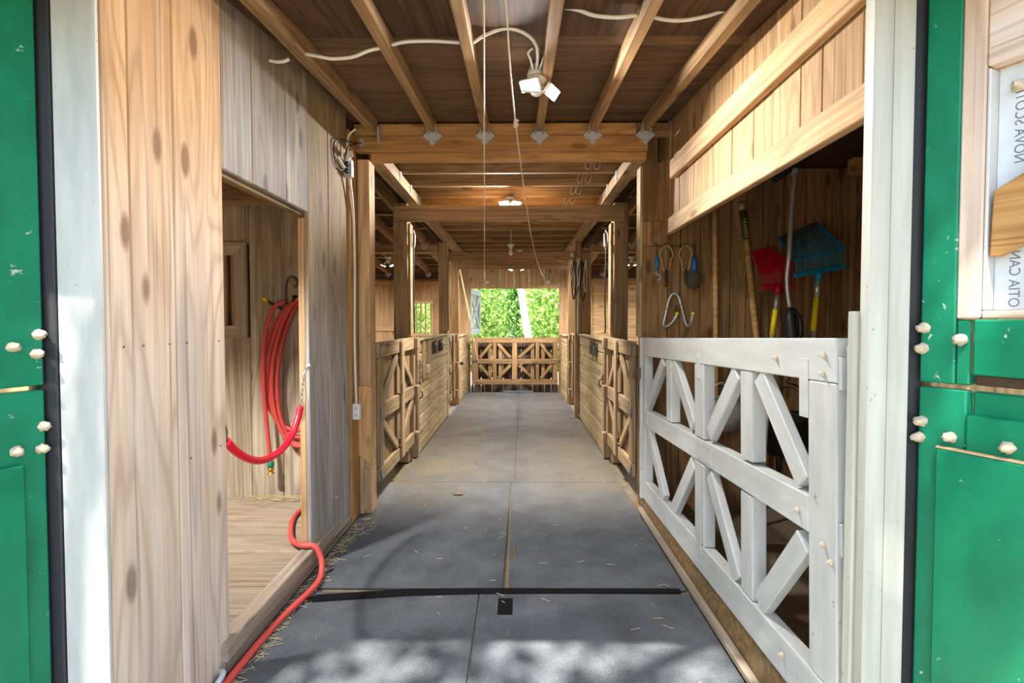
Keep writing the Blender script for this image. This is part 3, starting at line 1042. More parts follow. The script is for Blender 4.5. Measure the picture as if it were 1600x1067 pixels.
for z0, z1 in ((H - 0.20, H - 0.02), (0.56, 0.72)):
    o = lbar('hinge', gate, (-0.030, -0.03, z0), (-0.030, -0.03, z1), 0.026, 0.026, 'steel', up=(1, 0, 0), bev=0.008)
    lbar('hinge_leaf', gate, (-0.016, -0.03, (z0 + z1) / 2), (0.0, -0.03, (z0 + z1) / 2), 0.05, 0.10, 'steel', bev=0.002, parent=o)
lp = gm @ Vector((2.344, 0.02, 0.98))
lat = box('latch', lp.x - 0.012, lp.x + 0.012, lp.y - 0.025, lp.y + 0.025, lp.z - 0.045, lp.z + 0.045, 'iron', gate)
tube('latch_loop', [lp + Vector((-0.012, -0.02, 0.03)), lp + Vector((-0.04, -0.01, 0.01)), lp + Vector((-0.04, 0.01, -0.03)), lp + Vector((-0.012, 0.02, -0.04))], 0.004, 'iron', lat)


def stall_door(side, y0, y1, label, group=None, z0=0.19, zt=1.335, hinge_near=True, boards=True):
    """side -1 left, +1 right; face on the aisle side"""
    xf = -1.118 if side < 0 else 0.950       # aisle face
    s = 1 if side < 0 else -1                # towards the aisle
    root = empty('stall_door', (xf, (y0 + y1) / 2, z0), label, 'gate', group)

    def part(name, ya, za, yb, zb, w, t=0.038, off=0.0, mat='gatewood'):
        xc = xf - s * (t / 2 - off)
        return bar(name, (xc, ya, za), (xc, yb, zb), t, w, mat, root, up=(0, -(zb - za), yb - ya), bev=0.004)
    ym = (y0 + y1) / 2
    zm = (z0 + zt) / 2 - 0.01
    part('hinge_stile', y0 + 0.05, z0 + 0.12, y0 + 0.05, zt - 0.13, 0.10)
    part('latch_stile', y1 - 0.07, z0 + 0.12, y1 - 0.07, zt - 0.13, 0.08, off=-0.004)
    part('top_rail', y0, zt - 0.065, y1, zt - 0.065, 0.125)
    part('bottom_rail', y0, z0 + 0.06, y1, z0 + 0.06, 0.115)
    part('middle_rail', y0 + 0.101, zm, y1, zm, 0.125)
    part('center_stile', ym, z0 + 0.02, ym, zt - 0.02, 0.10, 0.022, 0.024)
    zu0, zu1 = zm + 0.07, zt - 0.135
    zl0, zl1 = z0 + 0.125, zm - 0.07
    part('brace', y0 + 0.12, zu0 + 0.02, ym - 0.08, zu1 - 0.02, 0.07, 0.026, -0.008)
    part('brace', y1 - 0.13, zu0 + 0.02, ym + 0.08, zu1 - 0.02, 0.07, 0.026, -0.008)
    part('brace', y0 + 0.12, zl1 - 0.02, ym - 0.08, zl0 + 0.02, 0.07, 0.026, -0.008)
    part('brace', y1 - 0.13, zl1 - 0.02, ym + 0.08, zl0 + 0.02, 0.07, 0.026, -0.008)
    if boards:
        n = 6
        ye = min(y1, 5.05) if y1 < 6 else y1
        for i in range(n):
            a = y0 + (ye - y0) * i / n
            b = y0 + (ye - y0) * (i + 1) / n
            xc = xf - s * 0.052
            box('back_board', xc - 0.009, xc + 0.009, a + 0.004, b - 0.004, z0 + 0.03, zt - 0.03, 'curb', root)
    # latch block sticking out beyond the end of the rails
    for zc in (zm, z0 + 0.06, zt - 0.065):
        xa, xb = sorted((xf + s * 0.002, xf + s * 0.045))
        box('latch_block', xa, xb, y1 - 0.11, y1 - 0.01, zc - 0.06, zc + 0.06, 'gatewood', root, 0.008)
    yh = y0 - 0.012
    for zc in (zt - 0.07, zm - 0.01, z0 + 0.06):
        xa, xb = sorted((xf + s * 0.001, xf + s * 0.012))
        h = box('hinge', xa, xb, y0 + 0.005, y0 + 0.045, zc - 0.035, zc + 0.035, 'chain', root, 0.001)
        lathe('hinge_pin', [(0.006, 0), (0.006, 0.10)], Matrix.Translation((xf + s * 0.009, y0 - 0.002, zc - 0.05)), 'chain', h, 8)
    return root


stall_door(-1, 3.86, 5.235, 'weathered brown stall door, near left of the aisle, beside the patched post')
stall_door(1, 4.02, 5.235, 'weathered brown stall door, near right of the aisle, just beyond the white gate')
stall_door(-1, 7.70, 8.58, 'narrow looking brown stall door, far left of the aisle', z0=0.17, zt=1.29)
stall_door(1, 7.72, 8.70, 'narrow looking brown stall door, far right of the aisle', z0=0.17, zt=1.29)

# wooden gate at the far end
fg = empty('gate', (-0.07, 10.1, 0.17), 'brown wooden gate with diamond braces across the far doorway', 'gate')
fx0, fx1, fz0, fz1, fy = -0.985, 0.845, 0.175, 1.165, 10.10


def fb(name, xa, za, xb, zb, w, t=0.036, off=0.0, mat='joist'):
    return bar(name, (xa, fy + off, za), (xb, fy + off, zb), t, w, mat, fg, up=(-(zb - za), 0, xb - xa), bev=0.003)


fm = (fx0 + fx1) / 2 - 0.01
fb('top_rail', fx0, fz1 - 0.055, fx1, fz1 - 0.055, 0.11)
fb('bottom_rail', fx0, fz0 + 0.055, fx1 - 0.03, fz0 + 0.055, 0.11)
fb('side_stile', fx0 + 0.07, fz0 + 0.112, fx0 + 0.07, fz1 - 0.112, 0.13)
fb('side_stile', fx1 - 0.07, fz0 + 0.112, fx1 - 0.07, fz1 - 0.112, 0.10)
fb('center_stile', fm, fz0 + 0.112, fm, fz1 - 0.112, 0.105)
fb('middle_rail', fx0 + 0.137, 0.665, fm - 0.055, 0.665, 0.10)
fb('middle_rail', fm + 0.055, 0.665, fx1 - 0.02, 0.665, 0.10, off=-0.01)
for xc in (-0.50, 0.40):
    fb('bay_post', xc, fz0 + 0.112, xc, 0.613, 0.072)
    fb('bay_post', xc, 0.717, xc, fz1 - 0.112, 0.072)
    fb('rear_post', xc - 0.10, fz0 + 0.112, xc - 0.10, fz1 - 0.112, 0.075, 0.03, 0.034)
    fb('rear_post', xc + 0.12, fz0 + 0.112, xc + 0.12, fz1 - 0.112, 0.075, 0.03, 0.034)
for (xa, xb, xm) in ((fx0 + 0.14, fm - 0.055, -0.50), (fm + 0.055, fx1 - 0.12, 0.40)):
    for xs_ in (xa, xb):
        s = 1 if xs_ < xm else -1
        fb('brace', xs_ + s * 0.03, 0.745, xm - s * 0.07, fz1 - 0.13, 0.062, 0.026, 0.004)
        fb('brace', xs_ + s * 0.03, 0.585, xm - s * 0.07, fz0 + 0.13, 0.062, 0.026, 0.004)
for x in (fx0 + 0.05, fx1 - 0.05):
    box('strap_hinge', x - 0.05, x + 0.09, fy - 0.024, fy - 0.019, 0.64, 0.69, 'iron', fg, 0)
box('latch_post', 0.85, 0.90, 10.08, 10.19, 0.0, 1.2, 'nook', wfar)
# dark lower half of the far barn door, with daylight between its boards
d3 = struct('door_3', (-0.07, 10.3, 0))
edges = [-1.01, -0.955, -0.80, -0.565, -0.315, 0.06, 0.31, 0.56, 0.70, 0.85]
for i, (a, b) in enumerate(zip(edges[:-1], edges[1:])):
    gp = 0.012 if i not in (4,) else 0.004
    box('plank', a + gp / 2, b - gp / 2, 10.27, 10.295, 0.02 if i in (4, 5) else -0.03, 1.10, 'barn', d3, 0.003)
box('batten', -1.0, 0.84, 10.297, 10.32, 0.90, 1.02, 'barn', d3)
box('batten', -1.0, 0.84, 10.297, 10.32, 0.30, 0.42, 'barn', d3)
# open upper half of the far door, painted white, swung outwards
d4 = empty('door_4', (-1.02, 10.32, 1.2), kind='structure')
A, B = Vector((-1.03, 10.33, 0)), Vector((-0.90, 11.25, 0))


def d4b(nm, t0, z0, t1, z1, w, mat='white', t=0.035):
    p0 = A.lerp(B, t0) + Vector((0, 0, z0))
    p1 = A.lerp(B, t1) + Vector((0, 0, z1))
    d = (B - A).normalized()
    return bar(nm, p0, p1, t, w, mat, d4, up=(-(z1 - z0) * d.x, -(z1 - z0) * d.y, (p1 - p0).to_2d().length), bev=0.003)


d4b('rail', 0, 2.15, 1, 2.15, 0.12)
d4b('rail', 0, 1.28, 1, 1.28, 0.12)
d4b('stile', 0.05, 1.35, 0.05, 2.08, 0.12)
d4b('stile', 0.95, 1.35, 0.95, 2.08, 0.12)
d4b('brace', 0.12, 1.38, 0.88, 2.05, 0.09, t=0.03)
d4b('brace', 0.12, 2.05, 0.88, 1.38, 0.09, t=0.025)
for i in range(5):
    p0 = A.lerp(B, (i + 0.5) / 5) + Vector((-0.035, 0, 1.22))
    bar('board', p0, p0 + Vector((0, 0, 0.99)), 0.18, 0.018, 'white', d4, up=(1, 0, 0))

# ================================================================== GREEN DUTCH DOORS (open, at both edges)
def to_door(hx, hy, dx, dy, depth_n):
    d = Vector((dx, dy, 0)).normalized()
    n = Vector((depth_n[0], depth_n[1], 0)).normalized()      # out of the visible face
    return Vector((hx, hy, 0)), d, n


def dbox(root, org, d, n, name, s0, s1, z0, z1, n0, n1, mat, bev=0.004, parent=None):
    """slab: s along the door, n0..n1 along the face normal"""
    c = org + d * ((s0 + s1) / 2) + n * ((n0 + n1) / 2)
    if z1 - z0 >= s1 - s0:
        return bar(name, c + Vector((0, 0, z0)), c + Vector((0, 0, z1)), n1 - n0, s1 - s0, mat, parent or root, up=d, bev=bev)
    a = org + d * s0 + n * ((n0 + n1) / 2) + Vector((0, 0, (z0 + z1) / 2))
    b = org + d * s1 + n * ((n0 + n1) / 2) + Vector((0, 0, (z0 + z1) / 2))
    return bar(name, a, b, n1 - n0, z1 - z0, mat, parent or root, bev=bev)


def bolt(root, org, d, n, s, z, off, parent=None):
    p = org + d * s + n * off + Vector((0, 0, z))
    o = lathe('bolt', [(0.014, -0.002), (0.0155, 0.005), (0.011, 0.013), (0.012, 0.018), (0.007, 0.029), (0.003, 0.036)], axis_m(p, n), 'foam', root, 12)
    for v in o.data.vertices:      # lumpy, peeling nut
        v.co *= 1 + random.uniform(-0.16, 0.16)
    return o


# right door
ro, rd, rn = to_door(1.130, 1.365, 0.43, -0.90, (-0.90, -0.43))
DU = struct('door_1', tuple(ro + Vector((0, 0, 1.33))))
DL = struct('door_1.001', tuple(ro + Vector((0, 0, 0.1))))
WD = 1.10
# upper leaf
Z0 = 1.332
dbox(DU, ro, rd, rn, 'stile', 0.0, 0.078, Z0, 2.50, -0.04, 0.0, 'green')
dbox(DU, ro, rd, rn, 'stile', 0.079, 0.108, Z0, 1.505, -0.04, -0.004, 'green')
dbox(DU, ro, rd, rn, 'bare_frame', 0.079, 0.128, 1.508, 2.50, -0.04, 0.0, 'pale')
dbox(DU, ro, rd, rn, 'bare_sill', 0.129, WD, 1.508, 1.528, -0.04, 0.0, 'pale')
dbox(DU, ro, rd, rn, 'bottom_rail', 0.118, WD, 1.362, 1.505, -0.035, 0.008, 'green2')
dbox(DU, ro, rd, rn, 'rear_rail', 0.109, WD, Z0, 1.361, -0.05, -0.03, 'barn')
dbox(DU, ro, rd, rn, 'inner_stop', 0.129, 0.136, 1.530, 2.14, -0.055, -0.004, 'white')
dbox(DU, ro, rd, rn, 'brace_board', 0.142, 0.30, 1.66, 1.80, -0.03, -0.006, 'orange')
dbox(DU, ro, rd, rn, 'bare_head', 0.129, WD, 2.145, 2.50, -0.04, 0.0, 'pale')
# turn the brace board so that it climbs to the right
bb = DU.children[-2] if DU.children[-2].name.startswith('brace') else None
for c in DU.children:
    if c.name.startswith('brace_board'):
        COL.objects.unlink(c)
        bpy.data.objects.remove(c)
        break
pm = axis_m(ro + rd * 0.30 + rn * (-0.016) + Vector((0, 0, 1.775)), rn, (rd.x, rd.y, 0.0))
prism('brace_board', [(-0.160, -0.110), (-0.140, -0.112), (0.45, 0.22), (0.45, 0.40), (-0.155, 0.055)], 0.02, pm, 'orange', DU, 0.003)
# plastic sheet behind the frame, printed
w = NT('plastic_sheet')
n1 = w.noise(w.coords((6, 6, 6)), 1.0, 4, 0.6)
w.l(w.mix(w.ramp(n1, [(0.3, 0.0), (0.7, 1.0)]), lin('#c3cacc'), lin('#dfe5e8')), w.b.inputs['Base Color'])
w.b.inputs['Roughness'].default_value = 0.25
M['sheet'] = w.m
ps = dbox(DU, ro, rd, rn, 'plastic_sheet', 0.137, WD, 1.530, 2.143, -0.05, -0.046, 'sheet', 0)


def text_on(body, p, xdir, ydir, size, mat, parent, name='lettering'):
    cu = bpy.data.curves.new(name, 'FONT')
    cu.body = body
    cu.size = size
    cu.extrude = 0.0003
    cu.space_character = 1.05
    cu.materials.append(M[mat])
    x = Vector(xdir).normalized()
    y = Vector(ydir).normalized()
    z = x.cross(y)
    o = bpy.data.objects.new(name, cu)
    m = Matrix((x, y, z)).transposed().to_4x4()
    m.translation = Vector(p)
    return place(o, m, parent)


def mirrored_text(body, p, up_, side, size, mat, parent, name='lettering'):
    """print seen through the sheet from behind: reads upwards, mirrored"""
    cu = bpy.data.curves.new(name, 'FONT')
    cu.body = body
    cu.size = size
    ob = bpy.data.objects.new('tmp', cu)
    COL.objects.link(ob)
    dg = bpy.context.evaluated_depsgraph_get()
    me = bpy.data.meshes.new_from_object(ob.evaluated_get(dg))
    COL.objects.unlink(ob)
    bpy.data.objects.remove(ob)
    x, y = Vector(up_).normalized(), Vector(side).normalized()
    z = x.cross(y)
    for v in me.vertices:
        a, b = v.co.x, v.co.y
        v.co = x * a + y * b
    me.materials.clear()
    me.materials.append(M[mat])
    o = bpy.data.objects.new(name, me)
    return place(o, Matrix.Translation(Vector(p)), parent)


# mirrored: letters' tops point to the right (+s), seen from the face
mirrored_text('OTIA CANADA', ro + rd * 0.165 + rn * (-0.0455) + Vector((0, 0, 1.536)), (0, 0, 1), tuple(rd), 0.030, 'ink', ps)
mirrored_text('NOVA SCOTIA', ro + rd * 0.168 + rn * (-0.0455) + Vector((0, 0, 1.895)), (0, 0, 1), tuple(rd), 0.030, 'ink', ps)
for (s, z, off) in ((0.006, 1.482, 0.0), (0.003, 1.425, 0.0), (0.086, 1.452, -0.004), (0.172, 2.085, -0.045)):
    bolt(DU, ro, rd, rn, s + 0.004, z, off)
# lower leaf
dbox(DL, ro, rd, rn, 'stile', 0.0, 0.105, 0.02, 1.318, -0.04, 0.0, 'green')
dbox(DL, ro, rd, rn, 'back_board', 0.106, WD, 0.02, 1.316, -0.06, -0.032, 'green2')
dbox(DL, ro, rd, rn, 'cross_rail', 0.107, WD, 1.12, 1.255, -0.030, 0.006, 'green2')
dbox(DL, ro, rd, rn, 'cover_panel', 0.052, WD, 0.04, 1.158, 0.0065, 0.026, 'green2')
dbox(DL, ro, rd, rn, 'bare_edge', 0.052, WD, 1.159, 1.164, 0.0065, 0.024, 'whitetop', 0.001)
for (s, z, off) in ((0.003, 1.222, 0.0), (-0.002, 1.175, 0.0), (0.068, 1.190, 0.0), (0.185, 1.190, 0.006)):
    bolt(DL, ro, rd, rn, s + 0.006, z, off)

# left door
lo, ld, ln = to_door(-1.410, 1.405, -0.35, -0.93, (0.93, -0.35))
DU2 = struct('door_2', tuple(lo + Vector((0, 0, 1.33))))
DL2 = struct('door_2.001', tuple(lo + Vector((0, 0, 0.1))))
dbox(DU2, lo, ld, ln, 'stile', 0.0, 0.115, Z0 - 0.02, 2.50, -0.04, 0.0, 'green')
dbox(DU2, lo, ld, ln, 'board', 0.116, WD, Z0 - 0.02, 2.50, -0.04, -0.006, 'green2')
for (s, z) in ((0.012, 1.462), (0.018, 1.405), (0.070, 1.428)):
    bolt(DU2, lo, ld, ln, s, z, 0.0)
dbox(DL2, lo, ld, ln, 'stile', 0.0, 0.115, 0.02, 1.298, -0.04, 0.0, 'green')
dbox(DL2, lo, ld, ln, 'board', 0.116, WD, 0.02, 1.298, -0.04, -0.006, 'green2')
dbox(DL2, lo, ld, ln, 'cover_panel', 0.056, WD, 0.04, 1.09, 0.001, 0.018, 'green2')
for (s, z) in ((0.006, 1.19), (0.012, 1.125), (0.068, 1.13)):
    bolt(DL2, lo, ld, ln, s, z, 0.0)

# ================================================================== LAMPS
def floodlight(loc, label, heads, scale=1.0, power=LAMP, spread=145):
    """small twin-head floodlight; heads: list of (offset, facing direction)"""
    L = Vector(loc)
    r = empty('floodlight', loc, label, 'lamp', 'twin floodlights')
    s = scale
    lathe('mounting_plate', [(0.055 * s, 0.0), (0.06 * s, -0.012 * s), (0.045 * s, -0.028 * s), (0.03 * s, -0.034 * s)], axis_m(L + Vector((0, 0, 0.002)), (0, 0, 1)), 'lampwhite', r)
    lathe('motion_sensor', [(0.024 * s, 0), (0.034 * s, -0.02 * s), (0.034 * s, -0.06 * s), (0.018 * s, -0.075 * s)], axis_m(L + Vector((0, -0.012 * s, -0.032 * s)), (0, 0.25, 1)), 'lampwhite', r, 14)
    for off, dr in heads:
        c = L + Vector(off) * s
        dv = Vector(dr).normalized()
        side = dv.cross(Vector((0, 0, 1))).normalized()
        up = side.cross(dv).normalized()
        hd = bar('lamp_head', c - side * 0.058 * s, c + side * 0.058 * s, 0.026 * s, 0.066 * s, 'lampwhite', r, up=up, bev=0.006)
        f = c + dv * 0.0145 * s
        bar('lens', f - side * 0.052 * s, f + side * 0.052 * s, 0.003 * s, 0.058 * s, 'led', hd, up=up, bev=0)
        tube('arm', [L + Vector((0, 0, -0.02 * s)), (L + c) / 2 + Vector((0, 0, -0.015 * s)), c - dv * 0.012 * s], 0.010 * s, 'lampwhite', r, 4, 8)
        ld_ = bpy.data.lights.new('floodlight_beam', 'AREA')
        ld_.shape = 'RECTANGLE'
        ld_.size = 0.10 * s
        ld_.size_y = 0.055 * s
        ld_.spread = math.radians(spread)
        ld_.energy = power
        ld_.color = (1.0, 0.97, 0.93)
        lo_ = bpy.data.objects.new('floodlight_beam', ld_)
        m = Matrix((side, up, -dv)).transposed().to_4x4()
        m.translation = c + dv * 0.020 * s
        place(lo_, m, None)
    return r


# entrance lamp hangs from the plywood on a bracket
ez = zj(2.75) + 0.086
e1 = floodlight((0.10, 2.76, 2.875), 'white twin floodlight under the entrance plywood, nearest the camera',
                [((-0.035, -0.045, -0.055), (-0.30, -0.70, -0.78)), ((0.085, -0.005, -0.075), (0.75, -0.45, -0.75))], 1.0, LAMP * 0.36, spread=125)
lathe('junction_box', [(0.05, 0.0), (0.052, 0.02), (0.04, 0.066)], axis_m((0.10, 2.76, 2.877), (0, 0, 1)), 'lampwhite', e1)
merged('bracket', [tube_geo([Vector((0.03, 2.70, 2.80)), Vector((0.02, 2.69, 2.775)), Vector((0.09, 2.68, 2.765)), Vector((0.15, 2.70, 2.772))], 0.007, 6)], 'lampwhite', e1)
for dx in (-0.035, 0.0, 0.03):
    tube('lead_wire', [(0.10 + dx * 0.5, 2.73, 2.90), (0.10 + dx, 2.62, 2.905), (0.10 + dx * 1.4, 2.58, 2.92), (0.11 + dx, 2.56, zj(2.56) + 0.082)], 0.006, 'cable', e1)
floodlight((-0.09, 5.27, 2.851), 'white floodlight above the first cross beam in the aisle', [((-0.06, -0.10, -0.085), (-0.35, -0.6, -0.7)), ((0.06, -0.10, -0.085), (0.35, -0.45, -0.8))], 1.0, LAMP * 1.25)
floodlight((0.02, 9.10, 2.849), 'small lit floodlight below the third cross beam, at the far end of the aisle', [((-0.16, -0.02, -0.36), (-0.3, -0.1, -0.9)), ((0.05, -0.02, -0.36), (0.3, 0.05, -0.9))], 1.0, LAMP * 0.65)
floodlight((-2.27, 8.35, 2.62), 'twin floodlight with both heads lit under the left stall joists', [((-0.07, -0.03, -0.14), (-0.40, 0.0, -0.92)), ((0.07, -0.03, -0.14), (0.40, 0.05, -0.92))], 1.0, LAMP * 0.8, spread=158)
floodlight((1.95, 8.35, 2.62), 'twin floodlight under the right stall joists, above the horizontal boards', [((-0.07, -0.03, -0.13), (-0.40, 0.0, -0.92)), ((0.07, -0.03, -0.13), (0.40, 0.05, -0.92))], 1.0, LAMP * 0.8, spread=158)
floodlight((-2.2, 1.75, 2.618), 'unseen twin floodlight added to light the left room evenly', [((-0.07, 0.03, -0.05), (-0.25, 0.85, -0.45)), ((0.07, 0.03, -0.05), (0.25, 0.85, -0.5))], 1.0, LAMP * 1.1)  # out of view, added to fill the left room with light
# far aisle lamp's and stall lamps' support stems are parts of the lamps
# bare bulb hanging on a chain
bl = empty('hanging_bulb', (-0.112, 7.15, 2.86), 'unlit bare bulb hanging on a chain in the middle of the aisle', 'bulb')
for i in range(8):
    z = 2.85 - i * 0.026
    a = (i % 2) * math.pi / 2
    pts = [Vector((-0.112 + 0.010 * math.cos(t) * math.cos(a), 7.15 + 0.010 * math.cos(t) * math.sin(a), z - 0.016 + 0.018 * math.sin(t))) for t in [2 * math.pi * q / 10 for q in range(10)]]
    tube('chain_link', pts, 0.003, 'steel', bl, 1, 6, True)
lathe('lamp_socket', [(0.012, 0.06), (0.05, 0.045), (0.055, 0.02), (0.024, 0.012), (0.02, -0.02)], Matrix.Translation((-0.112, 7.15, 2.60)), 'lampwhite', bl)
lathe('bulb', [(0.014, 0.0), (0.018, -0.02), (0.033, -0.055), (0.033, -0.075), (0.02, -0.098), (0.004, -0.105)], Matrix.Translation((-0.112, 7.15, 2.582)), 'glassbulb', bl)

# ================================================================== CABLES, CORDS, OUTLETS
# romex: short runs between the joists, passing through them
def rz(yv):
    return zj(yv)


rom = empty('electric_cable', (0, 2.4, 2.85), 'pale cable looping through the joists to the left of the entrance lamp', 'cable')
tube('cable', [(-1.235, 2.40, 2.795), (-1.195, 2.40, 2.786), (-1.16, 2.40, 2.79), (-1.135, 2.4, 2.80)], 0.0085, 'cable', rom)
tube('cable', [(-1.062, 2.42, 2.835), (-0.98, 2.40, 2.81), (-0.92, 2.40, 2.80), (-0.82, 2.40, 2.808), (-0.74, 2.40, 2.838), (-0.684, 2.40, 2.85)], 0.0085, 'cable', rom)
tube('cable', [(-0.628, 2.40, 2.865), (-0.55, 2.40, 2.88), (-0.42, 2.40, 2.882), (-0.282, 2.40, 2.873)], 0.0085, 'cable', rom)
tube('cable', [(-0.226, 2.40, 2.872), (-0.16, 2.39, 2.905), (-0.06, 2.36, 2.917), (0.03, 2.38, 2.905), (0.085, 2.45, 2.895), (0.10, 2.55, 2.888), (0.10, 2.66, 2.90)], 0.0085, 'cable', rom)
rom2 = empty('electric_cable', (0.5, 2.3, 2.85), 'pale cable sagging under the plywood to the right of the entrance lamp', 'cable')
tube('cable', [(0.190, 2.18, 2.900), (0.26, 2.19, 2.895), (0.34, 2.2, 2.875), (0.44, 2.2, 2.866), (0.534, 2.2, 2.875)], 0.0085, 'cable', rom2)
tube('cable', [(0.594, 2.22, 2.882), (0.66, 2.22, 2.866), (0.74, 2.22, 2.862), (0.84, 2.22, 2.878), (0.932, 2.22, 2.905)], 0.0085, 'cable', rom2)

# pull cords down the aisle with end pulleys
zc = [(1.86, 2.775), (2.6, 2.69), (3.7, 2.60), (5.04, 2.50), (6.3, 2.44), (7.5, 2.40), (8.6, 2.375), (10.1, 2.36)]
def upx(yv, zz):        # image row of a point of the cord
    return 502 - (zz - 1.5) * 750 / yv
for k_, (lab, xx) in enumerate((('straight pale pull cord running down the aisle, left of centre, to a far pulley', None),
                                ('slanting pale pull cord with a knot, running down the aisle to the right hand pulley', 1))):
    c = empty('pull_cord', (0, 5, 2.5), lab, 'cord')
    if k_ == 0:
        pts = [(-0.0707 * a, a, b) for a, b in zc]
    else:
        pts = [(-0.052, 1.86, 2.775), (-0.030, 2.6, 2.69), (0.032, 3.7, 2.60), (0.115, 5.04, 2.50), (0.205, 6.3, 2.44), (0.305, 7.5, 2.40), (0.41, 8.6, 2.375), (0.575, 10.1, 2.36)]
    tube('cord', pts, 0.0045, 'rope', c, 8, 6)
    ex, ey, ez_ = pts[-1]
    lathe('pulley', [(0.03, -0.012), (0.036, -0.01), (0.026, 0.0), (0.036, 0.01), (0.03, 0.012)], axis_m((ex, ey + 0.02, ez_ - 0.03), (1, 0, 0)), 'steel', c, 14)
    box('pulley_bracket', ex - 0.02, ex + 0.09, ey + 0.04, ey + 0.085, ez_ - 0.06, ez_ + 0.0, 'lampwhite', c)
    if k_ == 1:
        for i in range(3):
            p = Vector((-0.018, 2.82, 2.662)) + Vector((jit(0.008), jit(0.01), -0.012 * i))
            tube('knot', [p + Vector((0.011 * math.cos(a), 0.011 * math.sin(a), 0.006 * math.sin(2 * a))) for a in [2 * math.pi * q / 10 for q in range(10)]], 0.005, 'rope', c, 1, 6, True)

# upper outlet box with plugs and leads on the left wall corner
ob = empty('outlet_box', (-1.22, 3.60, 2.65), 'grey metal outlet box with two black plugs high on the left corner', 'outlet')
box('metal_box', -1.247, -1.188, 3.43, 3.478, 2.535, 2.655, 'steel', ob)
for z in (2.57, 2.62):
    lathe('plug', [(0.017, 0), (0.018, 0.02), (0.010, 0.04)], axis_m((-1.217, 3.429, z), (0, -1, -0.1)), 'blackplast', ob, 10)
tube('black_lead', [(-1.217, 3.392, 2.57), (-1.236, 3.32, 2.55), (-1.240, 3.25, 2.60), (-1.238, 3.24, 2.70), (-1.225, 3.32, 2.75), (-1.18, 3.45, 2.78), (-1.17, 3.60, 2.83)], 0.005, 'blackcable', ob)
tube('black_lead', [(-1.217, 3.392, 2.62), (-1.215, 3.38, 2.66), (-1.20, 3.42, 2.74), (-1.17, 3.50, 2.79)], 0.005, 'blackcable', ob)
tube('white_lead', [(-1.215, 3.45, 2.657), (-1.22, 3.44, 2.74), (-1.205, 3.43, 2.82), (-1.16, 3.44, 2.87)], 0.007, 'cable', ob)
bar('paper_tag', (-1.235, 3.40, 2.665), (-1.165, 3.40, 2.685), 0.002, 0.05, 'tag', ob, up=(0, 0.2, 1), bev=0)
bar('white_tag', (-1.222, 3.38, 2.575), (-1.236, 3.30, 2.63), 0.02, 0.015, 'tag', ob, up=(0, 0.2, 1))
ol = empty('wall_outlet', (-1.266, 3.66, 0.83), 'white wall outlet low on the left corner, fed by a white cable', 'outlet')
box('cover_plate', -1.2315, -1.180, 3.530, 3.575, 0.772, 0.888, 'outlet', ol)
for z in (0.805, 0.855):
    box('socket', -1.218, -1.192, 3.527, 3.531, z - 0.014, z + 0.014, 'lampwhite', ol, 0.001)
    for dx in (-0.006, 0.006):
        box('slot', -1.205 + dx - 0.001, -1.205 + dx + 0.001, 3.5255, 3.5275, z - 0.004, z + 0.005, 'blackplast', ol, 0)
tube('feed_cable', [(-1.215, 3.46, 2.535), (-1.218, 3.52, 2.42), (-1.222, 3.56, 2.25), (-1.219, 3.57, 1.9), (-1.222, 3.565, 1.5), (-1.220, 3.56, 1.2), (-1.21, 3.553, 0.888)], 0.009, 'cable', ol)

# tangle of cables on the far right post
tb = empty('cable_bundle', (0.90, 7.45, 2.4), 'tangle of black and grey cables hanging on the far right post', 'cable')
box('junction_box', 0.90, 0.95, 7.44, 7.498, 2.36, 2.48, 'lampwhite', tb)
box('conduit', 0.912, 0.936, 7.47, 7.496, 1.32, 2.36, 'lampwhite', tb)
for i in range(7):
    x = 0.82 + 0.035 * i
    z = 2.45 - 0.02 * (i % 3)
    w_ = 0.02 + 0.012 * (i % 3)
    d_ = 0.16 + 0.05 * ((i * 7) % 4)
    tube('cable', [(x, 7.45 - 0.01 * i, z), (x - w_, 7.44, z - d_), (x, 7.43, z - d_ * 1.9), (x + w_, 7.44, z - d_), (x + 0.01, 7.46, z + 0.01)], 0.010 if i % 2 else 0.007, 'blackcable' if i % 3 else 'cable', tb)
box('lamp_block', 0.80, 0.85, 7.42, 7.47, 2.50, 2.56, 'lampwhite', tb)
box('lamp_block', 0.79, 0.84, 7.42, 7.47, 2.40, 2.45, 'lampwhite', tb)
# coloured wires stapled on the right of the joists
wi = empty('wire_loops', (0.6, 4.6, 2.9), 'small white wire loops hanging from the aisle joists on the right', 'wire')
for (x, yv) in ((0.62, 4.40), (0.70, 4.40), (0.60, 4.82), (0.68, 4.82), (0.58, 5.25), (0.64, 5.25), (0.55, 5.68), (0.62, 5.68)):
    tube('wire', [(x, yv - 0.004, 2.96), (x - 0.02, yv - 0.02, 2.90), (x + 0.005, yv - 0.03, 2.87), (x + 0.03, yv - 0.02, 2.90), (x + 0.04, yv - 0.004, 2.95)], 0.0035, 'cable', wi, 5, 6)

# ropes with chain hanging on the first pair of posts
for (x, lab) in ((-1.105, 'thin lead rope with a chain hanging on the first left aisle post'), (0.912, 'thin lead rope with a chain hanging on the first right aisle post')):
    lr = empty('lead_rope', (x, 5.05, 2.4), lab, 'rope')
    tube('rope', [(x, 5.10, 2.44), (x + 0.004, 5.06, 2.2), (x - 0.003, 5.07, 1.8), (x + 0.004, 5.07, 1.45), (x, 5.08, 1.38)], 0.008, 'blackcable', lr)
    tube('rope_loop', [(x, 5.07, 2.46), (x + 0.02, 5.05, 2.40), (x + 0.015, 5.05, 2.30), (x - 0.012, 5.05, 2.29), (x - 0.015, 5.06, 2.42)], 0.006, 'rope', lr)
    lathe('nail', [(0.004, 0), (0.004, 0.06)], axis_m((x, 5.11, 2.45), (0, -1, 0)), 'iron', lr, 6)

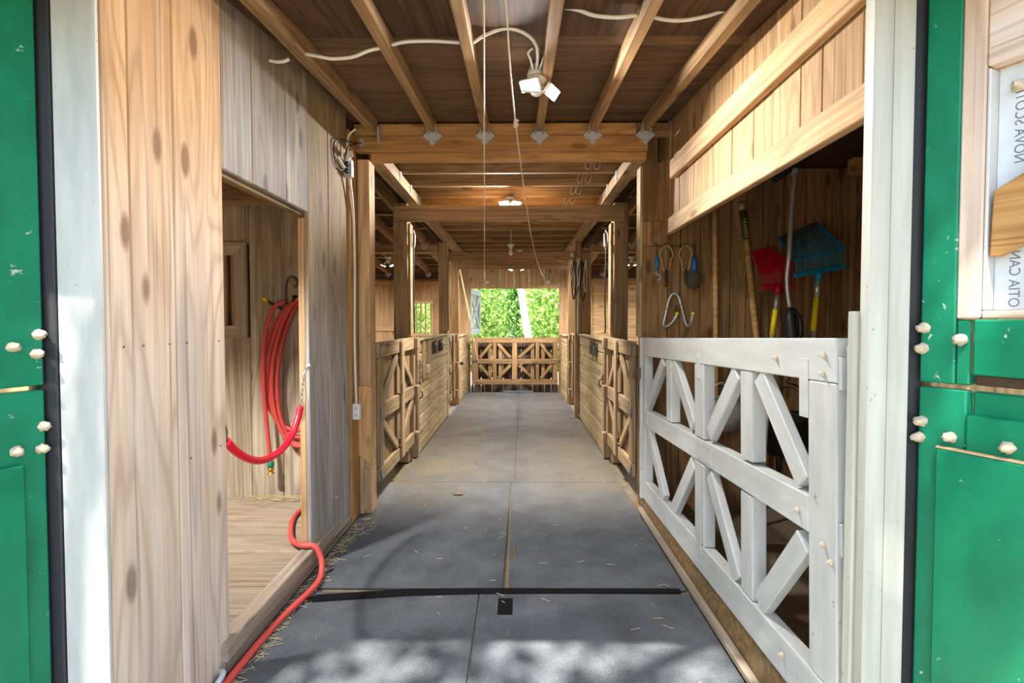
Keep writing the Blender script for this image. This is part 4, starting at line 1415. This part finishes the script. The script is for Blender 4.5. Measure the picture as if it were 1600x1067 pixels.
# ================================================================== LEFT ROOM CONTENT
# hose coil on two pegs
hc = empty('garden_hose', (-1.75, 3.66, 1.65), 'coiled red garden hose hanging on the back wall of the left room', 'hose')


def ellip(cx, cz, ax, az, yv, n=40, a0=0.0, a1=2 * math.pi, sk=0.0):
    return [Vector((cx + ax * math.cos(a) + sk * math.sin(a), yv, cz + az * math.sin(a))) for a in [a0 + (a1 - a0) * i / n for i in range(n + 1)]]


coil = []
loops = ((-1.68, 1.175, 0.305, 0.50, 3.655), (-1.665, 1.165, 0.27, 0.515, 3.63), (-1.65, 1.13, 0.245, 0.56, 3.65), (-1.655, 1.12, 0.235, 0.565, 3.605), (-1.635, 1.115, 0.21, 0.575, 3.63))
for i, (cx_, cz_, ax_, az_, yv) in enumerate(loops):
    for j in range(36):
        t = j / 36
        nx = loops[(i + 1) % len(loops)] if i + 1 < len(loops) else loops[i]
        c = [a + (b - a) * t for a, b in zip((cx_, cz_, ax_, az_, yv), nx)]
        a = math.pi / 2 + 2 * math.pi * t
        # narrow the loop at the top, let it bulge lower down
        wid = c[2] * (0.82 + 0.18 * math.cos(a - math.pi * 1.2))
        coil.append(Vector((c[0] + wid * math.cos(a) + 0.03 * math.sin(a), c[4], c[1] + c[3] * math.sin(a))))
tube('coil', coil, 0.016, 'redhose', hc, 1, 8)
tube('tail', [(-1.76, 3.60, 1.66), (-1.86, 3.60, 1.58), (-1.925, 3.598, 1.30), (-1.925, 3.595, 0.95), (-1.905, 3.60, 0.65), (-1.888, 3.60, 0.44)], 0.016, 'redhose', hc)
lathe('collar', [(0.020, 0), (0.026, -0.008), (0.026, -0.04), (0.02, -0.048)], Matrix.Translation((-1.886, 3.60, 0.44)), 'greencol', hc, 12)
lathe('coupling', [(0.016, 0), (0.024, -0.006), (0.024, -0.022), (0.014, -0.026), (0.014, -0.045), (0.028, -0.046), (0.028, -0.05), (0.008, -0.055)], Matrix.Translation((-1.885, 3.60, 0.392)), 'brass', hc, 12)
for i in range(2):
    box('cable_tie', -1.70, -1.68, 3.585, 3.68, 1.65, 1.70, 'blackplast', hc)
    break
pg = empty('hose_peg', (-1.87, 3.70, 1.66), 'yellow tipped peg holding up the hose coil', 'peg')
tube('peg', [(-1.845, 3.72, 1.60), (-1.86, 3.60, 1.635), (-1.870, 3.53, 1.665)], 0.011, 'iron', pg, 3)
tube('tip', [(-1.868, 3.545, 1.655), (-1.875, 3.51, 1.675)], 0.014, 'yellow', pg, 1)
hk = empty('wall_hook', (-1.78, 3.70, 1.75), 'curled grey iron hook above the coiled hose', 'hook')
tube('hook', [(-1.80, 3.705, 1.60), (-1.80, 3.70, 1.70), (-1.788, 3.685, 1.785), (-1.755, 3.66, 1.835), (-1.705, 3.64, 1.835), (-1.675, 3.63, 1.80), (-1.69, 3.63, 1.765), (-1.715, 3.63, 1.775)], 0.010, 'iron', hk)
lathe('curl_end', [(0.018, -0.008), (0.02, 0), (0.018, 0.008)], axis_m((-1.715, 3.63, 1.785), (0, 1, 0)), 'leather', hk, 12)

# red covered chain across the left opening
ch = empty('stall_chain', (-1.26, 2.4, 0.9), 'red plastic covered chain sagging across the left room opening', 'chain')
tube('red_cover', [(-1.255, 2.035, 0.985), (-1.255, 2.10, 0.925), (-1.255, 2.20, 0.862), (-1.255, 2.31, 0.822), (-1.255, 2.42, 0.813), (-1.255, 2.53, 0.826), (-1.255, 2.63, 0.873), (-1.255, 2.70, 0.945), (-1.255, 2.735, 1.01)], 0.018, 'redtube', ch, 6, 12)
e0, e1_ = Vector((-1.255, 2.737, 1.015)), Vector((-1.258, 2.79, 1.19))
for i in range(6):
    a, b = e0.lerp(e1_, i / 6), e0.lerp(e1_, (i + 1.25) / 6)
    m_ = (a + b) / 2
    d = (b - a) / 2
    sdv = Vector((1, 0, 0)) if i % 2 else Vector((0, d.z, -d.y)).normalized()
    tube('chain_link', [m_ + d * math.cos(t) + sdv * 0.008 * math.sin(t) for t in [2 * math.pi * q / 12 for q in range(12)]], 0.0028, 'chain', ch, 1, 6, True)
tube('snap_hook', [(-1.257, 2.785, 1.18), (-1.25, 2.80, 1.21), (-1.252, 2.825, 1.225), (-1.262, 2.83, 1.235)], 0.005, 'chain', ch)
lathe('eye_plate', [(0.012, 0), (0.012, 0.01)], axis_m((-1.257, 2.862, 1.235), (0, -1, 0)), 'steel', ch, 10)
tube('eye_hook', [(-1.255, 2.02, 1.06), (-1.25, 2.025, 1.03), (-1.255, 2.03, 1.00), (-1.257, 2.035, 0.985)], 0.006, 'iron', ch)

# hose on the floor
fh = tube('garden_hose', [(-1.50, 3.56, 0.140), (-1.565, 3.42, 0.140), (-1.56, 3.28, 0.141), (-1.50, 3.11, 0.142), (-1.42, 2.95, 0.144), (-1.34, 2.85, 0.158), (-1.28, 2.815, 0.163), (-1.215, 2.815, 0.157), (-1.172, 2.80, 0.09), (-1.150, 2.75, 0.032), (-1.138, 2.66, 0.019), (-1.145, 2.57, 0.019), (-1.16, 2.48, 0.019), (-1.185, 2.33, 0.019), (-1.195, 2.17, 0.019), (-1.196, 2.02, 0.019), (-1.195, 1.88, 0.019), (-1.19, 1.7, 0.019), (-1.17, 1.5, 0.019)], 0.017, 'redhose', None, 8, 10)
tag(fh, 'red garden hose snaking over the left sill and along the floor', 'hose')
# galvanized hook lying by the near end of the sill
sh = empty('steel_hook', (-1.2, 1.9, 0.02), 'galvanized steel hook lying at the near end of the left sill', 'hook')
tube('hook', [(-1.236, 1.945, 0.035), (-1.228, 1.93, 0.052), (-1.212, 1.915, 0.055), (-1.212, 1.895, 0.045), (-1.222, 1.88, 0.03), (-1.236, 1.87, 0.02)], 0.012, 'steel', sh, 6, 10)
lathe('washer', [(0.022, 0), (0.022, 0.005)], Matrix.Translation((-1.228, 1.84, 0.001)), 'steel', sh, 14)

# ================================================================== RIGHT ROOM CONTENT (tools)
# rail of pegs with grooming tools
rl = empty('peg_rail', (1.24, 3.85, 2.1), 'thin wire rail with hooks on the right wall, holding grooming tools', 'rail')
tube('wire', [(1.06, 3.850, 2.105), (1.235, 3.846, 2.099), (1.41, 3.850, 2.095)], 0.004, 'iron', rl, 4, 6)
for x in (1.09, 1.165, 1.32, 1.388):
    tube('peg', [(x, 3.86, 2.125), (x, 3.83, 2.11), (x, 3.82, 2.095), (x, 3.805, 2.112)], 0.0035, 'iron', rl, 4, 6)
hp = empty('hoof_pick', (1.09, 3.81, 2.0), 'blue handled hoof pick, leftmost tool on the wire rail', 'tool')
tube('loop', [(1.088, 3.814, 2.098), (1.094, 3.814, 2.06), (1.091, 3.814, 2.022)], 0.004, 'darkleather', hp, 4, 6)
tube('handle', [(1.091, 3.814, 2.022), (1.090, 3.812, 1.955), (1.087, 3.814, 1.90)], [0.012, 0.015, 0.010], 'blueplast', hp, 1, 10)
tube('pick', [(1.087, 3.814, 1.90), (1.090, 3.814, 1.875), (1.112, 3.814, 1.865), (1.118, 3.812, 1.84), (1.100, 3.81, 1.825)], 0.006, 'steel', hp, 5, 6)


def strap(cx, label, tail):
    r = empty('leather_strap', (cx, 3.81, 2.1), label, 'strap')
    pts = []
    for q in range(25):
        a = -math.pi / 2 + 2 * math.pi * q / 24
        wv = 0.052 * math.cos(a) * (1.0 if math.sin(a) > -0.2 else 0.75)
        pts.append(Vector((cx + wv, 3.816, 2.015 + 0.083 * math.sin(a) - (0.035 if math.sin(a) < -0.7 else 0))))
    V, F = [], []
    for p in pts:
        for dy in (-0.011, 0.011):
            V.append(p + Vector((0, dy, 0)))
    geos = []
    o = tube('loop', pts, 0.0065, 'leather', r, 1, 8)
    bar('keeper', (cx - 0.014, 3.816, 1.900), (cx + 0.014, 3.816, 1.900), 0.016, 0.022, 'darkleather', r)
    tube('tail', tail, [0.013, 0.008], 'darkleather', r, 5, 8)
    return r


strap(1.166, 'tan strap loop with a dark tail, second tool on the wire rail', [(1.166, 3.815, 1.895), (1.160, 3.815, 1.85), (1.168, 3.815, 1.80), (1.160, 3.815, 1.775)])
strap(1.318, 'tan strap loop with a dark clip, third tool on the wire rail', [(1.318, 3.815, 1.895), (1.316, 3.815, 1.845), (1.33, 3.813, 1.80), (1.345, 3.81, 1.775)])
br = empty('grooming_brush', (1.386, 3.8, 1.95), 'round brush with a blue grip, rightmost tool on the wire rail', 'brush')
tube('cord', [(1.388, 3.808, 2.098), (1.385, 3.806, 2.05), (1.384, 3.806, 2.0)], 0.005, 'darkleather', br, 4, 6)
tube('grip', [(1.384, 3.806, 2.005), (1.382, 3.80, 1.97), (1.381, 3.80, 1.92), (1.380, 3.804, 1.885)], [0.022, 0.024, 0.027, 0.02], 'bluegrip', br, 1, 10)
lathe('brush_head', [(0.018, 0.085), (0.045, 0.06), (0.056, 0.02), (0.052, -0.015), (0.035, -0.045), (0.01, -0.055)], axis_m((1.384, 3.806, 1.815), (0.03, 0, 1)) @ Matrix.Scale(0.5, 4, (0, 1, 0)), 'bristle', br, 16)

# bent double hook with yellow tips
dh = empty('double_hook', (1.25, 3.85, 1.6), 'silver bent tube hanger with two yellow tipped hooks on the right wall', 'hook')
tube('tube', [(1.235, 3.76, 1.552), (1.205, 3.775, 1.495), (1.172, 3.81, 1.462), (1.158, 3.845, 1.480), (1.175, 3.849, 1.56), (1.195, 3.849, 1.655), (1.215, 3.849, 1.705), (1.243, 3.849, 1.724), (1.272, 3.849, 1.705), (1.290, 3.849, 1.655),
              (1.315, 3.849, 1.56), (1.336, 3.845, 1.480), (1.346, 3.81, 1.462), (1.352, 3.775, 1.495), (1.358, 3.76, 1.552)], 0.0105, 'alum', dh, 5, 10)
for x in (1.236, 1.358):
    lathe('yellow_tip', [(0.006, -0.012), (0.014, -0.006), (0.015, 0.006), (0.008, 0.015)], Matrix.Translation((x, 3.758, 1.560)), 'yellow', dh, 12)
for (x, z) in ((1.181, 1.60), (1.192, 1.64), (1.303, 1.60), (1.293, 1.64)):
    lathe('screw', [(0.005, 0), (0.004, 0.004)], axis_m((x, 3.839, z), (0, -1, 0)), 'iron', dh, 8)


def handle(pts, r, mat, parent, name='handle', n=10):
    return tube(name, pts, r, mat, parent, 1, n)


t1 = tube('wooden_pole', [(1.598, 3.850, 0.0), (1.575, 3.850, 1.387), (1.552, 3.850, 2.40)], 0.019, 'lathe', None, 4, 12)
tag(t1, 'plain thin wooden pole standing upright, leftmost of the leaning tools', 'pole')
t2 = empty('wooden_handle_tool', (1.95, 3.72, 0), 'leaning wooden tool handle with an olive green label sleeve', 'tool')
handle([(1.995, 3.846, 0.30), (1.893, 3.846, 1.387), (1.803, 3.846, 2.150)], 0.023, 'lathe', t2)
handle([(1.803, 3.846, 2.151), (1.770, 3.846, 2.380)], 0.0245, 'keygreen', t2, 'label_sleeve')
handle([(1.770, 3.846, 2.381), (1.762, 3.846, 2.44)], 0.021, 'lathe', t2, 'handle_end')
bar('blade', (2.02, 3.846, 0.0), (1.995, 3.846, 0.30), 0.16, 0.012, 'iron', t2, up=(0, -1, 0))
for i in range(7):
    z = 2.17 + i * 0.022
    x = 1.803 - (z - 2.138) * 0.144
    bar('label_mark', (x - 0.010, 3.821, z), (x + 0.010, 3.821, z + 0.004), 0.002, 0.010, 'lime', t2)


def fork(b0, b1, t0, t1, p0, p1, ntines, mat, parent, sheet=False):
    """basket fork head: socket bar b0-b1, comb rising to t0-t1, tines running on to the tips p0-p1"""
    b0, b1, t0, t1, p0, p1 = (Vector(q) for q in (b0, b1, t0, t1, p0, p1))
    e = (b1 - b0).normalized() * 0.006
    bar('socket_bar', b0 - e, b1 + e, 0.034, 0.036, mat, parent, up=(0, -0.2, 1), bev=0.007)
    bar('comb_edge', t0 - e, t1 + e, 0.012, 0.014, mat, parent, up=(0, -0.5, 1), bev=0.003)
    bar('side_rib', t0, p0, 0.010, 0.016, mat, parent, up=(0, -0.6, 1), bev=0.002)
    bar('side_rib', t1, p1, 0.010, 0.016, mat, parent, up=(0, -0.6, 1), bev=0.002)
    for i in range(ntines):
        k = (i + 0.5) / ntines
        o, t, p = b0.lerp(b1, k), t0.lerp(t1, k), p0.lerp(p1, k)
        sag = (t + p) / 2 + Vector((0, -0.006, -0.018))
        tube('tine', [o, t, sag, p], 0.0045, mat, parent, 1, 5)
    if sheet:
        up_ = (t1 - t0).cross(p0 - t0).normalized() * 0.004
        V = [t0 + up_, t1 + up_, p1 + up_, p0 + up_, t0 + up_ * 2, t1 + up_ * 2, p1 + up_ * 2, p0 + up_ * 2]
        mesh_obj('tray_sheet', V, [(3, 2, 1, 0), (4, 5, 6, 7), (0, 1, 5, 4), (1, 2, 6, 5), (2, 3, 7, 6), (3, 0, 4, 7)], mat, parent)


rf_ = empty('manure_fork', (1.95, 3.7, 0), 'red plastic manure fork with a yellow and white handle, hung head up', 'fork')
fork((1.82, 3.63, 1.752), (2.06, 3.63, 1.768), (1.808, 3.62, 1.852), (2.052, 3.62, 1.930), (1.833, 3.82, 2.043), (1.966, 3.82, 2.082), 17, 'redplast', rf_, True)
handle([(1.945, 3.63, 1.775), (1.940, 3.63, 1.700)], 0.026, 'redplast', rf_, 'socket')
handle([(1.940, 3.63, 1.70), (1.925, 3.625, 1.59)], 0.016, 'alum', rf_, 'shaft')
handle([(1.925, 3.625, 1.589), (1.900, 3.62, 1.395)], 0.0185, 'yellow', rf_, 'yellow_sleeve')
handle([(1.900, 3.62, 1.394), (1.77, 3.50, 0.012)], 0.016, 'alum', rf_, 'lower_shaft')

bf = empty('manure_fork', (2.2, 3.6, 0), 'blue plastic basket fork with a yellow and white handle, the largest tool head', 'fork')
fork((2.022, 3.55, 1.838), (2.386, 3.55, 1.905), (2.014, 3.54, 1.945), (2.376, 3.54, 2.030), (2.027, 3.80, 2.154), (2.320, 3.80, 2.280), 19, 'blueplast', bf)
handle([(2.200, 3.55, 1.875), (2.192, 3.55, 1.80)], 0.027, 'blueplast', bf, 'socket')
handle([(2.192, 3.55, 1.80), (2.180, 3.545, 1.68)], 0.0175, 'alum', bf, 'shaft')
handle([(2.180, 3.545, 1.679), (2.155, 3.54, 1.43)], 0.020, 'yellow', bf, 'yellow_sleeve')
handle([(2.155, 3.54, 1.429), (2.06, 3.36, 0.012)], 0.0165, 'alum', bf, 'lower_shaft')

bt = empty('push_broom', (1.96, 3.5, 0), 'broom with a bent silver handle and black grip, dark head up in shadow', 'broom')
tube('bent_shaft', [(2.005, 3.54, 2.60), (1.978, 3.53, 2.30), (1.952, 3.50, 2.0), (1.943, 3.50, 1.90), (1.937, 3.50, 1.79), (1.948, 3.50, 1.68), (1.962, 3.50, 1.60)], 0.0155, 'alum', bt, 5, 10)
handle([(1.962, 3.50, 1.60), (1.968, 3.50, 1.50), (1.975, 3.50, 1.40), (1.98, 3.49, 1.15)], [0.026, 0.036, 0.045, 0.03], 'blackplast', bt, 'grip')
tube('grip_loop', [(1.99, 3.495, 1.58), (2.03, 3.495, 1.52), (2.035, 3.49, 1.42), (2.01, 3.49, 1.33)], 0.017, 'blackplast', bt, 5, 8)
bar('broom_head', (1.885, 3.60, 2.545), (2.225, 3.50, 2.80), 0.07, 0.05, 'blackplast', bt, up=(-0.6, 0, 1), bev=0.008)
bar('bristles', (1.870, 3.60, 2.60), (2.205, 3.50, 2.85), 0.06, 0.07, 'bristle', bt, up=(-0.6, 0, 1), bev=0.01)
lathe('ferrule', [(0.02, 0), (0.026, 0.05)], axis_m((2.005, 3.545, 2.56), (0.05, 0, 1)), 'steel', bt, 10)

pa = empty('feed_bucket', (2.05, 3.76, 0.7), 'black rubber bucket hanging on the right wall behind the white gate', 'bucket')
bm_ = axis_m((2.04, 3.665, 0.49), (0, -0.05, 1)) @ Matrix.Scale(0.72, 4, (0, 1, 0))
lathe('bucket', [(0.02, 0.0), (0.13, 0.0), (0.16, 0.03), (0.195, 0.27), (0.205, 0.275), (0.205, 0.31), (0.19, 0.31), (0.185, 0.27), (0.15, 0.04), (0.02, 0.03)], bm_, 'blackplast', pa, 28)
tube('spout', [(1.95, 3.62, 0.52), (1.95, 3.60, 0.47), (1.955, 3.60, 0.38)], 0.020, 'blackplast', pa, 3, 8)
tube('wire_bail', [(1.84, 3.68, 0.78), (1.90, 3.66, 0.92), (2.05, 3.68, 1.0), (2.16, 3.70, 0.95), (2.24, 3.68, 0.78)], 0.005, 'iron', pa, 6, 6)
tube('hanger_wire', [(2.12, 3.86, 1.10), (2.13, 3.78, 1.06), (2.08, 3.74, 1.03), (2.16, 3.72, 1.0), (2.19, 3.70, 0.95), (2.14, 3.70, 0.91)], 0.005, 'blackcable', pa, 6, 6)
sc_ = empty('feed_scoop', (1.6, 3.7, 0.8), 'rounded grey plastic tub hanging on the right wall behind the white gate', 'tub')
lathe('tub', [(0.02, 0.10), (0.09, 0.085), (0.125, 0.04), (0.14, 0.0), (0.145, -0.01), (0.13, -0.01), (0.12, 0.03), (0.02, 0.08)], axis_m((1.60, 3.72, 0.79), (-0.2, -0.95, 0.3)), 'greyplast', sc_, 24)
tube('handle', [(1.51, 3.72, 0.90), (1.48, 3.68, 0.98), (1.56, 3.68, 1.03), (1.64, 3.72, 0.92)], 0.008, 'alum', sc_, 6, 8)

# pads hanging on the plank walls
for (x, yv, lab) in ((0.943, 5.85, 'dark brush on the right plank wall, nearer of the pair'), (0.943, 6.12, 'dark brush on the right plank wall, farther of the pair'),
                     (-1.108, 6.30, 'dark brush on the left plank wall, nearer of the pair'), (-1.108, 6.78, 'dark brush on the left plank wall, farther of the pair')):
    r = empty('wall_brush', (x, yv, 1.16), lab, 'brush', 'dark brushes on the stall walls')
    box('back', x - 0.012, x + 0.012, yv - 0.08, yv + 0.08, 1.08, 1.24, 'greypad', r, 0.01)
    sx = -1 if x > 0 else 1
    xa = sorted((x + sx * 0.013, x + sx * 0.035))
    box('bristle_pad', xa[0], xa[1], yv - 0.07, yv + 0.07, 1.09, 1.20, 'bristle', r, 0.008)
    tube('strap', [(x + sx * 0.013, yv - 0.05, 1.235), (x + sx * 0.03, yv, 1.255), (x + sx * 0.013, yv + 0.05, 1.235)], 0.008, 'darkleather', r, 4, 6)
# door pull knob and latches on the left wall
lathe('knob', [(0.012, 0), (0.012, 0.03), (0.035, 0.04), (0.04, 0.06), (0.02, 0.08)], axis_m((-1.106, 8.95, 0.72), (1, 0, 0)), 'darkleather', wsl2, 14)
lc = empty('door_latch', (-1.09, 5.29, 0.8), 'rusty chain latch on the post beside the near left stall door', 'latch')
for i in range(9):
    z = 1.05 - i * 0.03
    a = (i % 2) * math.pi / 2
    c = Vector((-1.092, 5.29, z))
    tube('chain_link', [c + Vector((0.008 * math.cos(a) * math.cos(t) + 0.004, 0.010 * math.sin(a) * math.cos(t), 0.02 * math.sin(t))) for t in [2 * math.pi * q / 10 for q in range(10)]], 0.004, 'iron', lc, 1, 6, True)
box('latch_plate', -1.104, -1.094, 5.262, 5.318, 0.72, 0.84, 'iron', lc)
tube('latch_handle', [(-1.094, 5.29, 0.74), (-1.065, 5.28, 0.72), (-1.065, 5.28, 0.67), (-1.094, 5.29, 0.65)], 0.009, 'iron', lc)
lc2 = empty('door_latch', (0.93, 5.29, 0.8), 'iron latch on the post beside the near right stall door', 'latch')
box('latch_plate', 0.925, 0.937, 5.262, 5.318, 0.78, 0.92, 'iron', lc2)
tube('latch_handle', [(0.93, 5.28, 0.88), (0.89, 5.27, 0.86), (0.89, 5.27, 0.80), (0.93, 5.28, 0.78)], 0.010, 'iron', lc2)

# ================================================================== OUTSIDE
def leaves(n, center, radii, size, mat, name, parent, clump=0):
    c = np.array(center)
    rr = np.array(radii)
    u = rng.normal(size=(n, 3))
    u /= np.linalg.norm(u, axis=1)[:, None]
    rad = rng.random(n) ** (1 / 2.2)
    pos = c + u * rad[:, None] * rr
    if clump:
        cc = c + (rng.normal(size=(clump, 3)) * 0.5) * rr
        idx = rng.integers(0, clump, n)
        pos = cc[idx] + rng.normal(size=(n, 3)) * (rr * 0.16)
    a = rng.normal(size=(n, 3))
    a /= np.linalg.norm(a, axis=1)[:, None]
    b = np.cross(a, rng.normal(size=(n, 3)))
    b /= np.linalg.norm(b, axis=1)[:, None]
    s = size * (0.6 + 0.8 * rng.random(n))[:, None]
    V = np.empty((n * 4, 3))
    V[0::4] = pos - a * s
    V[1::4] = pos - b * s * 0.5
    V[2::4] = pos + a * s
    V[3::4] = pos + b * s * 0.5
    V -= c
    F = np.arange(n * 4).reshape(n, 4)
    me = bpy.data.meshes.new(name)
    me.from_pydata(V.tolist(), [], F.tolist())
    me.materials.append(M[mat])
    o = bpy.data.objects.new(name, me)
    place(o, Matrix.Translation(center), parent)
    o['kind'] = 'stuff'
    return o


shr = [(-4.95, 15.4, 1.9, 1.42, 'leaf', 'broad light green tree seen through the barred window in the left stall'),
       (-1.75, 15.4, 1.9, 1.42, 'leaf', 'light green leafy tree left of the pale trunk, beyond the far doorway'),
       (1.45, 15.4, 1.9, 1.42, 'leaf', 'light green leafy tree right of the pale trunk, beyond the far doorway'),
       (-3.3, 18.6, 2.5, 1.50, 'leafdark', 'deep green tree in the second row on the left, beyond the far doorway'),
       (-0.1, 18.6, 2.5, 1.50, 'leafdark', 'deep green tree right behind the pale trunk, beyond the far doorway'),
       (3.1, 18.6, 2.5, 1.50, 'leafdark', 'deep green tree in the second row on the right, beyond the far doorway'),
       (-6.3, 22.6, 3.0, 2.0, 'leaf', 'tall tree farthest back on the left, beyond the far doorway'),
       (-1.9, 22.6, 3.0, 2.0, 'leaf', 'tall tree farthest back left of the pale trunk, beyond the far doorway'),
       (2.5, 22.6, 3.0, 2.0, 'leafdark', 'tall tree farthest back right of the pale trunk, beyond the far doorway')]
for (x, yv, z, r, m_, lab) in shr:
    t = empty('leafy_tree', (x, yv, -0.06), lab, 'tree', 'trees behind the barn')
    tube('trunk', [(x, yv, -0.06), (x + 0.1, yv, 1.2), (x - 0.05, yv + 0.1, z + 0.6)], [0.09, 0.05], 'brownbark', t, 4, 8)
    for q in range(5):
        a = q * 1.3
        tube('branch', [(x + 0.05, yv, 0.6 + 0.35 * q), (x + 0.5 * math.cos(a), yv + 0.5 * math.sin(a), 1.1 + 0.4 * q), (x + r * 0.7 * math.cos(a), yv + r * 0.7 * math.sin(a), 1.4 + 0.45 * q)], [0.035, 0.012], 'brownbark', t, 4, 6)
    leaves(9000, (x, yv, z), (r, r * 0.8, z + 0.2), 0.07, m_, 'foliage', t)
bt_ = empty('birch_tree', (0.30, 13.2, -0.06), 'pale bare trunk leaning across the far doorway, in front of the green trees', 'tree')
tube('trunk', [(0.47, 13.2, -0.06), (0.27, 13.2, 1.1), (0.06, 13.2, 2.45), (-0.15, 13.2, 4.2)], [0.115, 0.085], 'bark', bt_, 6, 14)
tube('branch', [(-0.05, 13.2, 3.3), (0.4, 13.3, 4.2), (0.9, 13.4, 4.8)], [0.05, 0.02], 'bark', bt_, 4, 8)

# tree over the yard in front of the barn: its boughs dapple the sunlight on the doors and the first mats
yt = empty('yard_tree', (-3.6, -3.4, -0.06), 'tree in the yard whose boughs dapple the light at the entrance', 'tree')
tube('trunk', [(-3.6, -3.4, -0.06), (-3.5, -3.3, 2.2), (-2.9, -2.7, 4.6), (-2.0, -1.6, 6.2)], [0.24, 0.1], 'brownbark', yt, 6, 12)
tube('bough', [(-3.2, -3.0, 3.9), (-1.9, -1.9, 5.2), (-0.6, -0.9, 5.9), (0.6, -0.6, 6.1)], [0.12, 0.03], 'brownbark', yt, 6, 10)
tube('bough', [(-2.9, -2.7, 4.6), (-2.3, -1.0, 5.8), (-1.2, -0.2, 6.5)], [0.09, 0.03], 'brownbark', yt, 6, 10)
leaves(800, (-1.65, -0.85, 6.0), (1.4, 1.2, 0.8), 0.085, 'leafdark', 'foliage', yt, clump=34)
leaves(2000, (0.35, -1.0, 6.0), (0.75, 1.1, 0.7), 0.085, 'leafdark', 'foliage', yt, clump=26)
